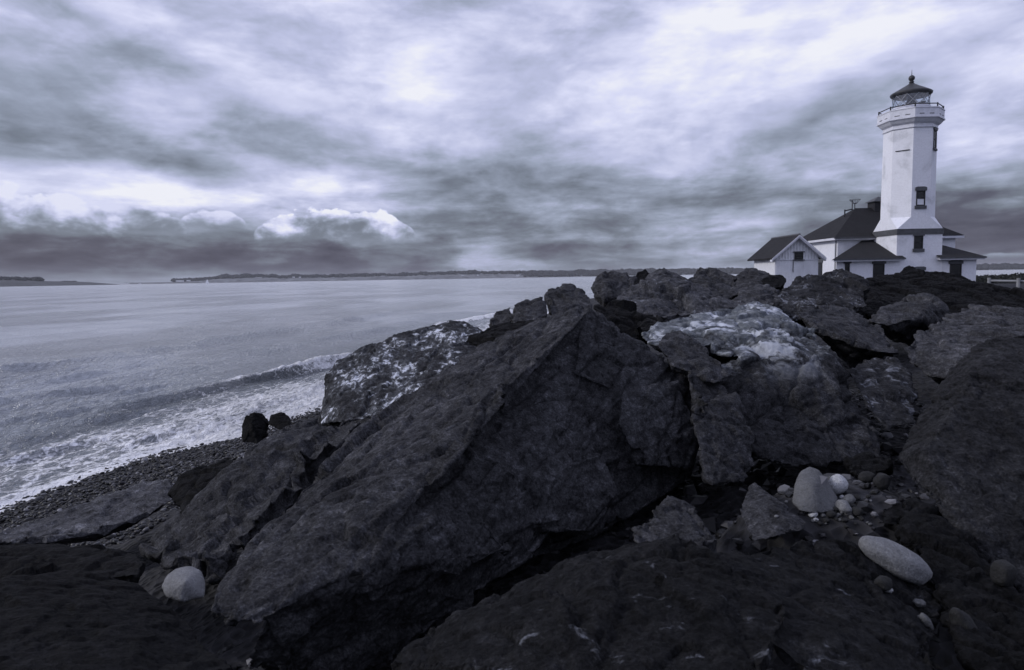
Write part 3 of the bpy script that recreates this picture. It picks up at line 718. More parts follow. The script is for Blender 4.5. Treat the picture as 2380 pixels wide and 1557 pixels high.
boulder('small pointed rock on the skyline just left of the shed', [
    [(1695,648,12.4),(1718,630,12.7),(1738,617,12.8),(1760,630,12.6),(1790,634,12.5),(1802,660,12.0),(1740,675,11.7),(1700,670,11.9)],
], 1.0, 0.026, M_MID, 0.8, 24)
boulder('dark square ended rock in front of the shed corner', [
    [(1765,650,12.0),(1785,634,12.2),(1822,634,12.2),(1832,652,11.9),(1815,668,11.6),(1775,672,11.6)],
], 0.8, 0.024, M_DARK, 0.6, 25)
boulder('flat topped grey slab among the rocks below the shed', [
    [(1695,700,9.7),(1722,668,10.3),(1760,655,10.6),(1795,668,10.4),(1822,690,9.9),(1805,715,9.3),(1770,735,8.9),(1710,725,9.2)],
], 0.9, 0.021, M_GREY, 0.7, 26)
boulder('small angular rock tucked between the flat slab and the lichened crest', [
    [(1755,735,8.5),(1782,706,8.9),(1815,700,8.9),(1830,730,8.5),(1815,760,8.1),(1770,760,8.1)],
], 0.6, 0.02, M_DARK, 1.0, 27)
boulder('broad speckled boulder on the crest below the door of the white building', [
    [(1792,705,9.2),(1815,670,9.8),(1850,645,10.2),(1900,630,10.4),(1940,626,10.5),(1985,640,10.3),(2015,655,10.1),(2020,710,9.2),(1960,740,8.7),(1860,745,8.6),(1805,735,8.8)],
], 1.2, 0.02, M_SPECK, 0.8, 28)
boulder('long low dark boulder along the crest in front of the lighthouse', [
    [(1960,655,11.5),(2000,646,11.8),(2040,636,12.0),(2110,628,12.2),(2160,627,12.2),(2230,640,12.0),(2300,658,11.6),(2385,676,11.0),(2440,690,10.6),(2430,760,9.6),(2250,750,9.6),(2100,740,9.7),(1985,735,9.9)],
], 1.3, 0.022, M_DARK, 0.7, 29)
boulder('small wedge of rock sticking up from the crest against the tower foot', [
    [(2082,636,12.6),(2100,622,12.8),(2118,616,12.8),(2132,622,12.7),(2136,640,12.4),(2090,646,12.4)],
], 0.6, 0.026, M_DARK, 0.5, 30)
boulder('boulder with a pale upper face leaning left below the lighthouse', [
    [(2008,744,7.2),(2052,706,7.9),(2098,684,8.4),(2140,672,8.6),(2172,680,8.5),(2203,712,8.0),(2062,756,7.0),(2130,738,7.1),(2165,702,7.7),(2218,738,7.9),(2190,776,7.7),(2120,802,7.6),(2068,790,7.5)],
], 0.8, 0.018, M_MID, 0.75, 31)
boulder('flat tilted slab right of the lichened boulder, dark along its edge', [
    [(1842,722,6.9),(1890,706,7.3),(1935,702,7.6),(1990,716,7.5),(2050,752,7.1),(2092,800,6.5),(1890,762,6.3),(1960,787,6.1),(2040,817,6.0),(2096,822,6.15),(1975,860,6.55),(2050,846,6.6),(1930,818,6.65),(1876,768,6.75)],
], 0.45, 0.017, M_MID, 0.6, 32)
boulder('broad grey boulder sloping down at the right edge, behind the tall dark one', [
    [(2120,775,6.3),(2160,752,6.7),(2215,718,7.4),(2250,705,7.7),(2330,712,7.6),(2420,725,7.4),(2470,790,6.2),(2090,803,5.95),(2105,840,5.75),(2150,872,5.55),(2215,890,5.4),(2300,862,5.2),(2440,830,5.1),(2180,905,5.85),(2300,930,5.6)],
], 0.7, 0.017, M_GREY2, 0.6, 33)
boulder('lichened boulder with a bright patched top right of the huge slab', [
    [(1478,772,6.0),(1520,745,6.3),(1590,722,6.7),(1660,711,7.0),(1760,706,7.1),(1805,716,7.0),(1892,762,6.4),(1942,812,5.75),(1505,800,5.6),(1600,818,5.35),(1720,826,5.2),(1850,832,5.2)],
    [(1640,850,5.2),(1720,832,5.2),(1880,832,5.2),(1945,815,5.65),(1975,865,5.35),(2010,930,5.1),(2046,1005,4.85),(2044,1065,4.7),(1960,1078,4.55),(1850,1088,4.45),(1740,1060,4.5)],
], 1.0, 0.0145, M_LICH, 0.95, 34)
boulder('rounded lump of rock at the left shoulder of the lichened boulder', [
    [(1520,800,5.25),(1545,770,5.5),(1590,765,5.5),(1640,800,5.3),(1690,850,5.0),(1720,880,4.8),(1660,890,4.6),(1560,850,4.85)],
], 0.6, 0.014, M_MID, 0.8, 35)
boulder('narrow upright wedge of rock between the huge slab and the lichened boulder', [
    [(1590,850,4.75),(1660,862,4.8),(1705,905,4.65),(1735,990,4.4),(1768,1085,4.15),(1735,1125,3.95),(1640,1125,3.9),(1610,1000,4.2)],
], 0.6, 0.0135, M_MAIN, 1.0, 36)
boulder('rounded boulder with a pale scratched patch, in the gap at right', [
    [(1968,862,5.5),(1990,840,5.7),(2030,830,5.8),(2080,832,5.8),(2118,868,5.6),(2135,920,5.3),(2130,985,4.95),(2060,1005,4.75),(2010,945,5.0)],
], 0.4, 0.016, M_SPECK, 0.5, 37)
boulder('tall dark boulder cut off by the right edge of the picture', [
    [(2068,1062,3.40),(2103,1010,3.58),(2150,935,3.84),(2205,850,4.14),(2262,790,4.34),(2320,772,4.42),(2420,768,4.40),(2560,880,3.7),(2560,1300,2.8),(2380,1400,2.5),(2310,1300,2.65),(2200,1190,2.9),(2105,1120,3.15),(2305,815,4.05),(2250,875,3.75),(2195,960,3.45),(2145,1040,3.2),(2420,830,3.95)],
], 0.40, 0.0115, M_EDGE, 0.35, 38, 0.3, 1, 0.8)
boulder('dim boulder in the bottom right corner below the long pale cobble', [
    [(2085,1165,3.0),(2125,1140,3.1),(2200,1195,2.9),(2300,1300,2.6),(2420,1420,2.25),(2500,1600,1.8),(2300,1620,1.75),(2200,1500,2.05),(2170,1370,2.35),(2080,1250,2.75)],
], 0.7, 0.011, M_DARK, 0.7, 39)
boulder('triangular grey rock with a sharp pale edge beside the pebble pocket', [
    [(1712,1175,3.05),(1735,1125,3.2),(1752,1112,3.22),(1800,1150,3.1),(1882,1212,2.9),(1868,1232,2.8),(1790,1255,2.72),(1745,1258,2.75),(1722,1215,2.9),(1830,1200,2.85)],
], 0.42, 0.0085, M_MID, 0.35, 40, 0.3, 1.5, 0.7)
boulder('squat rock with a peaked top in front of the black gap', [
    [(1455,1242,2.75),(1500,1200,2.9),(1550,1150,3.05),(1575,1165,3.0),(1620,1175,2.95),(1662,1225,2.8),(1690,1275,2.65),(1640,1300,2.55),(1500,1300,2.55)],
], 0.45, 0.009, M_MAIN, 0.7, 41, 0.3, 2)
boulder('dark rock deep in the gap above the light stones', [
    [(1960,1070,3.9),(2010,1052,4.0),(2070,1062,3.9),(2082,1100,3.6),(2020,1110,3.5),(1965,1100,3.6)],
], 0.5, 0.013, M_DARK, 0.7, 42)
boulder('dim rock lying right of the pebble pocket', [
    [(2040,1175,3.1),(2065,1150,3.25),(2100,1155,3.2),(2120,1200,2.95),(2085,1225,2.85),(2045,1215,2.9)],
], 0.35, 0.010, M_DARK, 0.6, 43)
_o = 0; _V = []; _F = []
for V_, F_ in BOULD + [(GV, GF)]:                          # near surfaces, to lay the loose stones on
    f = F_[(V_[F_[:, 0], 1] < 4.4) & (V_[F_[:, 0], 1] > 0.5) & (np.abs(V_[F_[:, 0], 0]) < 4)]
    if not len(f): continue
    us = np.unique(f); rm = np.full(len(V_), -1); rm[us] = np.arange(len(us))
    _V += V_[us].tolist(); _F += (rm[f] + _o).tolist(); _o += len(us)
NEAR = BVHTree.FromPolygons(_V, _F); del _V, _F
def hit_px(px, py):
    r = Vector(ray(px, py)); h = NEAR.ray_cast(Vector(EYE), r.normalized())
    return h[0] if h[0] is not None else None
def drop(x, y, z0=4.0):
    h = NEAR.ray_cast(Vector((x, y, z0)), Vector((0, 0, -1)))
    return h[0].z if h[0] is not None else float(ground_z(np.array([x]), np.array([y]))[0])

# ------------------------------------------------------------------ loose stones and pebbles
def stone_mat(name, col, var=0.25, speck=0.0):
    m, b, c = new_mat(name)
    n = noise(c, 14, 6, 0.6); n2 = noise(c, 120, 4, 0.65)
    k = lambda s: (col * s, col * s * 1.02, col * s * 1.08, 1)
    base = ramp(n * 0.5 + n2 * 0.5, [(0.32, k(1 - var)), (0.5, k(1)), (0.68, k(1 + var))])
    if speck: base = mixc(noise(c, 190, 3, 0.6).step(0.58, 0.66) * speck, base, (0.03, 0.03, 0.035, 1))
    vein = noise(c, 7, 5, 0.6, 1.5); base = mixc((vein.step(0.49, 0.5) - vein.step(0.5, 0.515)).sat() * 0.5, base, k(1.9))
    put(b, 'Base Color', base); put(b, 'Roughness', 0.75); bumpn(b, n2 + n * 0.8, 0.6, 0.010); return m
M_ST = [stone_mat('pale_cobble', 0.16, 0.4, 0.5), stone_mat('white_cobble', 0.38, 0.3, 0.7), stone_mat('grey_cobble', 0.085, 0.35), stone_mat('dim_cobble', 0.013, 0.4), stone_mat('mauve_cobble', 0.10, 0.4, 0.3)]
_ico = {}
def ico(sub):
    if sub not in _ico:
        bm = bmesh.new(); bmesh.ops.create_icosphere(bm, subdivisions=sub, radius=1.0)
        bm.verts.ensure_lookup_table()
        _ico[sub] = (np.array([v.co[:] for v in bm.verts]), np.array([[v.index for v in f.verts] for f in bm.faces])); bm.free()
    return _ico[sub]
def stone(name, pos, axes, rot, mat, label, cat, seed, sub=4, amp=0.10, group=None, sharp=0.0):
    V, F = ico(sub); V = V.copy()
    V = np.sign(V) * np.abs(V) ** (1 - sharp)
    V *= (1 + amp * perlin(V * 1.1 + seed * 7.7, seed) * 2 + amp * 0.35 * perlin(V * 2.9 + seed, seed + 3))[:, None]
    V = V * np.array(axes)
    M = Matrix.Rotation(rot[2], 3, 'Z') @ Matrix.Rotation(rot[1], 3, 'Y') @ Matrix.Rotation(rot[0], 3, 'X')
    V = V @ np.array(M).T
    W = V + np.array(pos); low = W[np.argsort(W[:, 2])[:24]]
    gap = min(float(p[2]) - drop(float(p[0]), float(p[1]), float(p[2]) + 0.25) for p in low)
    if gap > 0.002: pos = Vector(pos) - Vector((0, 0, min(gap + 0.003, 0.25)))
    o = mesh_np(name, V, F, mat, True); o.location = pos
    return tag(o, label, cat, group)
def rest(px, py, depth, axes):                              # on the rock under that spot
    h = hit_px(px, py)
    p = h if h is not None else Vector(at(px, py, depth)); return p
def lay(px, py, half, back=0.0):
    """stone centre: on the surface seen at the pixel, raised by about half its height"""
    h = hit_px(px, py); r = Vector(ray(px, py)).normalized()
    if h is None: h = Vector(at(px, py, 2.8))
    return h - r * half * 0.35 + Vector((0, 0, half * 0.45))
def fixed(px, py, d): return Vector(at(px, py, d))
def on_px(px, py, half):
    """stone seen at the pixel, touching what lies below it"""
    for d in np.arange(1.4, 4.6, 0.01):
        p = at(px, py, d)
        if p[2] - half <= drop(p[0], p[1], p[2] + 0.02) : return Vector(p)
    return Vector(at(px, py, 2.8))
R_ = math.radians
boulder('round pale stone lodged in the shadow left of the huge slab', [[(372,1366,2.62),(384,1337,2.66),(410,1319,2.7),(445,1313,2.72),(470,1325,2.7),(481,1355,2.66),(478,1392,2.6),(420,1402,2.56),(384,1390,2.58),(430,1350,2.56)]],
        0.10, 0.0045, M_ST[0], 0.16, 51, 0.2, 5, 0.5, None, 'cobble', 'stone', None, 0.0)
boulder('large smooth stone with a rounded peak behind the pebble pocket', [[(1838,1168,3.15),(1844,1122,3.2),(1858,1093,3.24),(1880,1081,3.26),(1904,1090,3.24),(1928,1122,3.2),(1950,1160,3.16),(1942,1190,3.1),(1898,1196,3.06),(1856,1190,3.08),(1890,1135,3.12)]],
        0.12, 0.0045, M_ST[4], 0.13, 52, 0.2, 5, 0.5, None, 'cobble', 'stone', None, 0.0)
stone('cobble', fixed(1946, 1118, 3.25), (0.047, 0.042, 0.046), (0.2, 0.1, 0.3), M_ST[1], 'small bright speckled stone touching the large smooth one', 'stone', 8, 4, 0.08)
_p = fixed(2082, 1302, 2.40)
stone('cobble', _p, (0.130, 0.062, 0.056), (0.0, R_(30), R_(-8)), M_ST[0], 'long oval pale cobble lying alone at lower right', 'stone', 11, 5, 0.07)
stone('cobble', fixed(2060, 1338, 2.25), (0.024, 0.018, 0.014), (0.0, R_(20), 0.2), M_ST[1], 'tiny white stone just below the long oval cobble', 'stone', 13, 3, 0.15)
stone('cobble', fixed(2052, 1356, 2.22), (0.026, 0.024, 0.024), (0.0, 0.4, 0.2), M_ST[3], 'dim lump of stone under the tiny white one', 'stone', 14, 3, 0.15)
stone('cobble', fixed(2014, 1110, 3.45), (0.046, 0.034, 0.030), (0.0, -0.1, 0.2), M_ST[3], 'dim oval stone in the dark gap right of the bright speckled one', 'stone', 15, 4, 0.1)
stone('cobble', fixed(2048, 1118, 3.3), (0.040, 0.034, 0.040), (0.0, 0.4, 0.2), M_ST[3], 'dim blunt stone at the right end of the dark gap', 'stone', 16, 4, 0.14)
stone('cobble', fixed(1932, 1082, 3.45), (0.019, 0.015, 0.018), (0.0, 0.4, 0.2), M_ST[2], 'little grey stone above the bright speckled one', 'stone', 17, 3, 0.12)
stone('cobble', fixed(2330, 1332, 2.35), (0.034, 0.034, 0.042), (0.1, 0.1, 0.3), M_ST[3], 'dim square stone lodged near the right edge', 'stone', 18, 4, 0.08, sharp=0.3)
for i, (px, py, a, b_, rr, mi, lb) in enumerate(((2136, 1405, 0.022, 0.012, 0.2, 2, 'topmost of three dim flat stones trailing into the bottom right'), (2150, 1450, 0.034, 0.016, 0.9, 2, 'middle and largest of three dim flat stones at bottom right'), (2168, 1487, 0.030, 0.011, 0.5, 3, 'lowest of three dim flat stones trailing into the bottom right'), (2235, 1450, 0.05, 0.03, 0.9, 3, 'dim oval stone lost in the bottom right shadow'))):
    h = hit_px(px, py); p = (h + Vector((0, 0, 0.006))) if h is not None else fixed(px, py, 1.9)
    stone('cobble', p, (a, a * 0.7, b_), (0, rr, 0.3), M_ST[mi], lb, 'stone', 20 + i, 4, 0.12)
PEB = [(1872,1176,13,1,'white'),(1906,1164,9,2,''),(1915,1177,12,0,''),(1889,1199,11,1,''),(1896,1211,7,1,''),(1907,1192,7,2,''),(1913,1200,6,2,''),(1931,1200,12,3,''),(1944,1200,6,2,''),(1958,1185,20,0,'oval'),(1946,1177,7,1,''),(1971,1168,17,4,''),(1956,1158,7,1,''),(1934,1150,6,2,''),(1922,1170,8,2,''),(1897,1179,7,3,''),(1980,1180,9,3,''),(1990,1160,9,3,''),(1962,1212,8,3,''),(1990,1195,15,3,''),(1880,1190,6,3,''),(1920,1212,8,3,''),(1940,1186,8,3,''),(1905,1218,6,3,''),(2005,1178,8,3,''),(1968,1196,7,2,''),(1950,1166,6,3,''),(1978,1205,6,2,''),(1925,1158,6,3,''),(1888,1212,5,2,''),(1950,1210,5,2,''),(2000,1205,6,3,''),(1998,1170,5,2,''),(1935,1176,5,2,''),(1913,1186,5,3,'')]
_g = random.Random(4)
PEB += [(_g.gauss(1945, 42), _g.gauss(1188, 17), _g.uniform(2.5, 6.5), _g.choice((2, 3, 3, 3, 4, 0)), '') for _ in range(70)]
for i, (px, py, r, mi, nm) in enumerate(PEB):
    h = hit_px(px, py); d = 3.0
    half = r / 1586.0 * 2.9
    p = (h + Vector((0, 0, half * 0.45))) if h is not None else fixed(px, py, 2.95)
    lb = {'white': 'white pebble at the left end of the pebble pocket, by the large stone', 'oval': 'largest pale oval pebble in the middle of the pebble pocket'}.get(nm) or ('dull dark pebble in the pocket of pebbles between the boulders' if mi == 3 else 'small light pebble in the pocket of pebbles between the boulders')
    stone('pebble', p, (half * 1.15, half * 0.95, half * 0.75), (rnd.uniform(-0.3, 0.3), rnd.uniform(-0.3, 0.3), rnd.uniform(0, 3)), M_ST[mi], lb, 'pebble', 40 + i, 3 if r > 7 else 2, 0.10, 'pebbles in the pocket')

# ------------------------------------------------------------------ lighthouse
def wall_mat(name, col=(0.82, 0.83, 0.90), stain=0.6, drip=0.25, brick=True):
    m, b, c = new_mat(name)
    n1 = noise(c, 0.55, 5, 0.55, 0.4); n2 = noise(scalevec(c, 5, 5, 0.5), 1.0, 5, 0.6); n3 = noise(c, 9, 6, 0.65)
    base = ramp(n3, [(0.3, tuple(q * 0.90 for q in col) + (1,)), (0.7, tuple(min(1, q * 1.06) for q in col) + (1,))])
    base = mixc((n1 * 0.8 + n3 * 0.25).step(0.54, 0.68) * stain * 0.6, base, (0.33, 0.345, 0.375, 1))
    base = mixc(n2.step(0.58, 0.80) * drip, base, (0.20, 0.205, 0.22, 1))
    put(b, 'Base Color', base); put(b, 'Roughness', 0.6)
    if brick:
        s = X.tree.nodes.new('ShaderNodeTexBrick'); s.inputs['Scale'].default_value = 4.0
        s.inputs['Color1'].default_value = (1, 1, 1, 1); s.inputs['Color2'].default_value = (0.8, 0.8, 0.8, 1); s.inputs['Mortar'].default_value = (0, 0, 0, 1)
        s.inputs['Mortar Size'].default_value = 0.03
        sep = X.tree.nodes.new('ShaderNodeSeparateXYZ'); X.tree.links.new(c.v, sep.inputs[0])
        X.tree.links.new(vec(X(sep.outputs[0]) + X(sep.outputs[1]), X(sep.outputs[2]), 0.0).v, s.inputs['Vector'])
        bumpn(b, X(s.outputs['Fac']) * -0.5 + n3 * 0.6, 0.35, 0.02)
    else: bumpn(b, n3, 0.3, 0.02)
    return m
WALL = wall_mat('white_masonry'); TOWERW = wall_mat('white_tower_paint', stain=0.75, drip=0.15)
BOARD = wall_mat('white_boards', (0.78, 0.79, 0.84), 0.35, 0.45, False)
TRIM = plain('white_trim', (0.66, 0.67, 0.74), 0.55, 0.12, 4)
GTRIM = plain('grey_trim', (0.085, 0.088, 0.098), 0.7, 0.25, 5)
DARKF = plain('dark_frame', (0.018, 0.018, 0.021), 0.6, 0.3, 5)
IRON = plain('dark_iron', (0.022, 0.022, 0.026), 0.5, 0.3, 6)
LROOF = plain('lantern_roof_metal', (0.045, 0.047, 0.052), 0.5, 0.35, 3)
STEEL = plain('pale_steel', (0.30, 0.31, 0.34), 0.45, 0.2, 5, 0.4)
def roof_mat():
    m, b, c = new_mat('dark_shingles')
    s = X.tree.nodes.new('ShaderNodeSeparateXYZ'); X.tree.links.new(c.v, s.inputs[0])
    x, y, z = X(s.outputs[0]), X(s.outputs[1]), X(s.outputs[2])
    w = X.tree.nodes.new('ShaderNodeTexBrick'); w.inputs['Scale'].default_value = 3.2; w.inputs['Mortar Size'].default_value = 0.02
    w.inputs['Color1'].default_value = (0.9, 0.9, 0.9, 1); w.inputs['Color2'].default_value = (0.45, 0.45, 0.45, 1); w.inputs['Mortar'].default_value = (0, 0, 0, 1)
    X.tree.links.new(vec(x + y * 0.7, z * 1.9, 0.0).v, w.inputs['Vector'])
    n = noise(c, 1.2, 6, 0.6); bw = X.tree.nodes.new('ShaderNodeRGBToBW'); X.tree.links.new(w.outputs['Color'], bw.inputs[0])
    put(b, 'Base Color', ramp(n * 0.6 + X(bw.outputs[0]) * 0.4, [(0.2, (0.005, 0.005, 0.006, 1)), (0.75, (0.022, 0.0215, 0.025, 1))]))
    put(b, 'Roughness', 0.85); bumpn(b, X(bw.outputs[0]) + n * 0.3, 0.6, 0.03); return m
ROOF = roof_mat()
def glass_mat(name, col, rough=0.06):
    m, b, c = new_mat(name); put(b, 'Base Color', col + (1,)); put(b, 'Roughness', rough); b.inputs['Specular IOR Level'].default_value = 0.5; return m
PANE = glass_mat('window_glass', (0.006, 0.006, 0.008), 0.25)
def clear_glass():
    m, b, c = new_mat('lantern_glass'); t = m.node_tree
    tr = t.nodes.new('ShaderNodeBsdfTransparent'); tr.inputs[0].default_value = (0.93, 0.95, 0.97, 1)
    gl = t.nodes.new('ShaderNodeBsdfGlossy'); gl.inputs['Roughness'].default_value = 0.03
    mx_ = t.nodes.new('ShaderNodeMixShader'); mx_.inputs[0].default_value = 0.08
    t.links.new(tr.outputs[0], mx_.inputs[1]); t.links.new(gl.outputs[0], mx_.inputs[2])
    t.links.new(mx_.outputs[0], t.nodes['Material Output'].inputs[0]); return m
LGLASS = clear_glass()
GZ = 1.7
TX, TY, AP = 28.80, 50.0, 1.60
CR = AP / math.cos(math.pi / 8)
def octo(r, z, cx=TX, cy=TY): return [(cx + r * math.cos(math.radians(22.5 + 45 * i)), cy + r * math.sin(math.radians(22.5 + 45 * i)), z) for i in range(8)]
def window(parent, c, nrm, w, h, lint=0.28, sill=0.22, tall_arch=False, hide_sill=False, pane_split=True):
    """window on a wall: pane, dark frame, stone lintel and sill. c = centre on the wall face, nrm = outward"""
    c = Vector(c); nrm = Vector(nrm).normalized(); r = Vector((0, 0, 1)).cross(nrm); up = Vector((0, 0, 1))
    def slab(m, x0, x1, z0, z1, d0, d1):
        p = [c + r * a + up * b for a, b in ((x0, z0), (x1, z0), (x1, z1), (x0, z1))]
        m.prism([q + nrm * d0 for q in p], nrm * (d1 - d0))
    m = MB(); slab(m, -w/2 + 0.03, w/2 - 0.03, -h/2 + 0.03, h/2 - 0.03, -0.05, 0.008)
    pane = m.build('window', PANE, parent)
    m = MB()
    for s in (-1, 1): slab(m, *sorted((s * w/2, s * (w/2 - 0.07))), -h/2, h/2, -0.05, 0.045)
    slab(m, -w/2, w/2, h/2 - 0.07, h/2, -0.05, 0.043); slab(m, -w/2, w/2, -h/2, -h/2 + 0.07, -0.05, 0.043)
    if pane_split: slab(m, -w/2 + 0.07, w/2 - 0.07, -0.03, 0.03, -0.05, 0.035)
    m.build('frame', DARKF, pane)
    m = MB(); t = 0.09
    p = [c + r * a + up * b for a, b in ((-w/2 - t, h/2), (w/2 + t, h/2), (w/2 + t, h/2 + lint * 0.8), (w/2 * 0.75, h/2 + lint), (-w/2 * 0.75, h/2 + lint), (-w/2 - t, h/2 + lint * 0.8))]
    m.prism([q - nrm * 0.04 for q in p], nrm * 0.12); m.build('lintel', GTRIM, pane)
    if not hide_sill:
        m = MB(); slab(m, -w/2 - t, w/2 + t, -h/2 - sill, -h/2 - 0.001, -0.04, 0.10); m.build('sill', GTRIM, pane)
    return pane
lh = thing('lighthouse', (TX, TY, GZ), 'white octagonal lighthouse tower with dark lantern roof and railed gallery', 'lighthouse')
def zt(py, px=2110, depth=50.0):     # height of a pixel row on a vertical at that depth
    lo, hi = -2.0, 40.0
    xx = (px - CX) / FPX
    for _ in range(50):
        mid = (lo + hi) / 2
        q = ROT.T @ (np.array([TX, TY, mid]) - EYE); yy = CY - FPX * q[1] / -q[2]
        if yy > py: lo = mid
        else: hi = mid
    return mid
zb0, zb1 = zt(548), zt(535)                        # dark band
z_oct = zt(508); z_sh = zt(307)
sq = lambda r, z: [(TX + sx * r, TY + sy * r, z) for sx, sy in ((1, -1), (1, 1), (-1, 1), (-1, -1))]
m = MB(); m.loft([sq(AP, GZ - 0.4), sq(AP, zb0)]); m.build('tower_base', TOWERW, lh)
m = MB(); m.loft([sq(AP + 0.05, zb0), sq(AP + 0.05, zb1)]); m.build('belt_course', GTRIM, lh)
# broached skirt: square at the bottom, octagon at the top
m = MB(); k = math.tan(math.pi / 8) * AP
bot = sq(AP, zb1); top = octo(CR, z_oct)
m.add(bot + top, [(4+7, 4+0, 1, 0), (4+1, 4+2, 2, 1), (4+3, 4+4, 3, 2), (4+5, 4+6, 0, 3), (4+0, 4+1, 1), (4+2, 4+3, 2), (4+4, 4+5, 3), (4+6, 4+7, 0), (0, 1, 2, 3), tuple(range(11, 3, -1))])
m.build('tower_skirt', TOWERW, lh)
m = MB(); m.loft([octo(CR, z_oct), octo(CR * 0.975, z_sh)]); m.build('tower_shaft', TOWERW, lh)
z_pt, z_pb = zt(263), zt(284)
GRr = 2.10
m = MB(); zf = zt(298); m.loft([octo(CR * 0.98, z_sh), octo(CR * 1.03, z_sh + 0.03), octo(CR * 1.03, z_sh + 0.08), octo(CR * 1.0, z_sh + 0.10), octo(CR * 1.0, zf), octo(CR * 1.10, zf + 0.12), octo(GRr - 0.05, z_pb - 0.14), octo(GRr, z_pb - 0.10), octo(GRr + 0.06, z_pb - 0.07), octo(GRr + 0.06, z_pb + 0.02), octo(GRr - 0.02, z_pb + 0.06)])
m.build('cornice', TRIM, lh)
m = MB(); m.loft([octo(GRr, z_pb + 0.061), octo(GRr, z_pt - 0.08), octo(GRr + 0.04, z_pt - 0.06), octo(GRr + 0.04, z_pt), octo(GRr - 0.16, z_pt), octo(GRr - 0.16, z_pt - 0.05)]); m.build('gallery_wall', TRIM, lh)
_cr = octo(GRr, z_pb + 0.16)
for i in range(8):                                  # drain slots low in the gallery wall
    a, b_ = Vector(_cr[i]), Vector(_cr[(i + 1) % 8])
    for f in (0.2, 0.62):
        p, q = a.lerp(b_, f), a.lerp(b_, f + 0.2); o_ = Vector((p.x - TX, p.y - TY, 0)).normalized() * 0.01
        MB().prism([p, q, q + Vector((0, 0, 0.045)), p + Vector((0, 0, 0.045))], o_).build('drain_slot', DARKF, lh)
rail = octo(GRr - 0.08, zt(255.5))
for i in range(8):
    j = (i + 1) % 8
    MB().tube(rail[i], rail[j], 0.035).build('rail', IRON, lh)
    MB().tube((rail[i][0], rail[i][1], z_pt - 0.02), (rail[i][0], rail[i][1], rail[i][2] + 0.06), 0.045).build('rail_post', IRON, lh)
# lantern room
z_l0 = z_pt - 0.05; z_l1 = zt(251.5); z_l2 = zt(224.5); LR = 1.20
MB().lathe(TX, TY, [(LR, z_l0), (LR, z_l1 - 0.08), (LR + 0.05, z_l1 - 0.06), (LR + 0.05, z_l1)], 24).build('lantern_wall', TRIM, lh)
NL = 10
for i in range(NL):
    a0, a1 = 2 * math.pi * i / NL + 0.2, 2 * math.pi * (i + 1) / NL + 0.2
    p = [(TX + LR * math.cos(a), TY + LR * math.sin(a)) for a in (a0, a1)]
    g = MB(); am = (a0 + a1) / 2; n_ = Vector((math.cos(am), math.sin(am), 0)) * -0.012
    g.prism([(p[0][0], p[0][1], z_l1), (p[1][0], p[1][1], z_l1), (p[1][0], p[1][1], z_l2), (p[0][0], p[0][1], z_l2)], n_).build('pane', LGLASS, lh)
    MB().tube((p[0][0], p[0][1], z_l1), (p[1][0], p[1][1], z_l2), 0.022).build('astragal', STEEL, lh)
    MB().tube((p[1][0], p[1][1], z_l1), (p[0][0], p[0][1], z_l2), 0.022).build('astragal', STEEL, lh)
za = zt(195); ze = zt(222)
RR = 1.33
rf = MB().lathe(TX, TY, [(LR + 0.02, z_l2), (RR, z_l2 + 0.10), (RR + 0.02, z_l2 + 0.20), (RR - 0.06, z_l2 + 0.26), (0.82, z_l2 + 0.26 + (za - z_l2 - 0.26) * 0.40), (0.42, z_l2 + 0.26 + (za - z_l2 - 0.26) * 0.76), (0.18, za)], 32).build('lantern_roof', LROOF, lh, True)
MB().lathe(TX, TY, [(0.20, za - 0.02), (0.13, za + 0.08), (0.18, za + 0.13), (0.10, za + 0.2), (0.12, za + 0.24)], 16).build('vent_neck', IRON, rf, True)
bz = zt(182)
MB().lathe(TX, TY, [(0.04, bz - 0.22)] + [(0.21 * math.sin(math.radians(t)), bz - 0.21 * math.cos(math.radians(t))) for t in range(15, 180, 15)] + [(0.03, bz + 0.22)], 18).build('vent_ball', LROOF, rf, True)
MB().lathe(TX, TY, [(0.03, bz + 0.2), (0.012, zt(162))], 6).build('lightning_rod', IRON, rf)
ln = MB().lathe(TX, TY, [(0.22, z_l0), (0.22, z_l1 + 0.05), (0.30, z_l1 + 0.12), (0.34, z_l1 + 0.35), (0.22, z_l1 + 0.62), (0.16, z_l2 + 0.05)], 16).build('lens', DARKF, lh, True)
MB().box((TX + 0.45, TY - 0.5, z_l1 - 0.2), (TX + 0.75, TY - 0.15, z_l1 + 0.38)).build('lamp_gear', DARKF, lh)
MB().lathe(TX - 0.75, TY - 0.35, [(0.10, z_l1 - 0.1), (0.12, z_l1 + 0.12), (0.05, z_l1 + 0.2)], 8).build('lamp_gear', DARKF, lh)
# tower windows: front face looks to -Y
def xw(px, depth): return (px - CX) / FPX * depth - 0.0166 * 0
def win_front(parent, pxc, pyt, pyb, wpx, wally, **kw):
    x = 0.0
    lo, hi = 0, 60
    for _ in range(50):
        mid = (lo + hi) / 2; q = ROT.T @ (np.array([mid, wally, 4.0]) - EYE); sx = CX + FPX * q[0] / -q[2]
        # bring to the row of the window
        q = ROT.T @ (np.array([mid, wally, zrow((pyt + pyb) / 2, wally, mid)]) - EYE); sx = CX + FPX * q[0] / -q[2]
        if sx < pxc: lo = mid
        else: hi = mid
    z1, z0 = zrow(pyt, wally, mid), zrow(pyb, wally, mid)
    return window(parent, (mid, wally, (z0 + z1) / 2), (0, -1, 0), wpx / FPX * wally, z1 - z0, **kw)
def zrow(py, yy, x):
    lo, hi = -3.0, 30.0
    for _ in range(40):
        mid = (lo + hi) / 2; q = ROT.T @ (np.array([x, yy, mid]) - EYE)
        if CY - FPX * q[1] / -q[2] > py: lo = mid
        else: hi = mid
    return mid
win_front(lh, 2138.5, 443, 478, 20.5, TY - AP * 0.99)
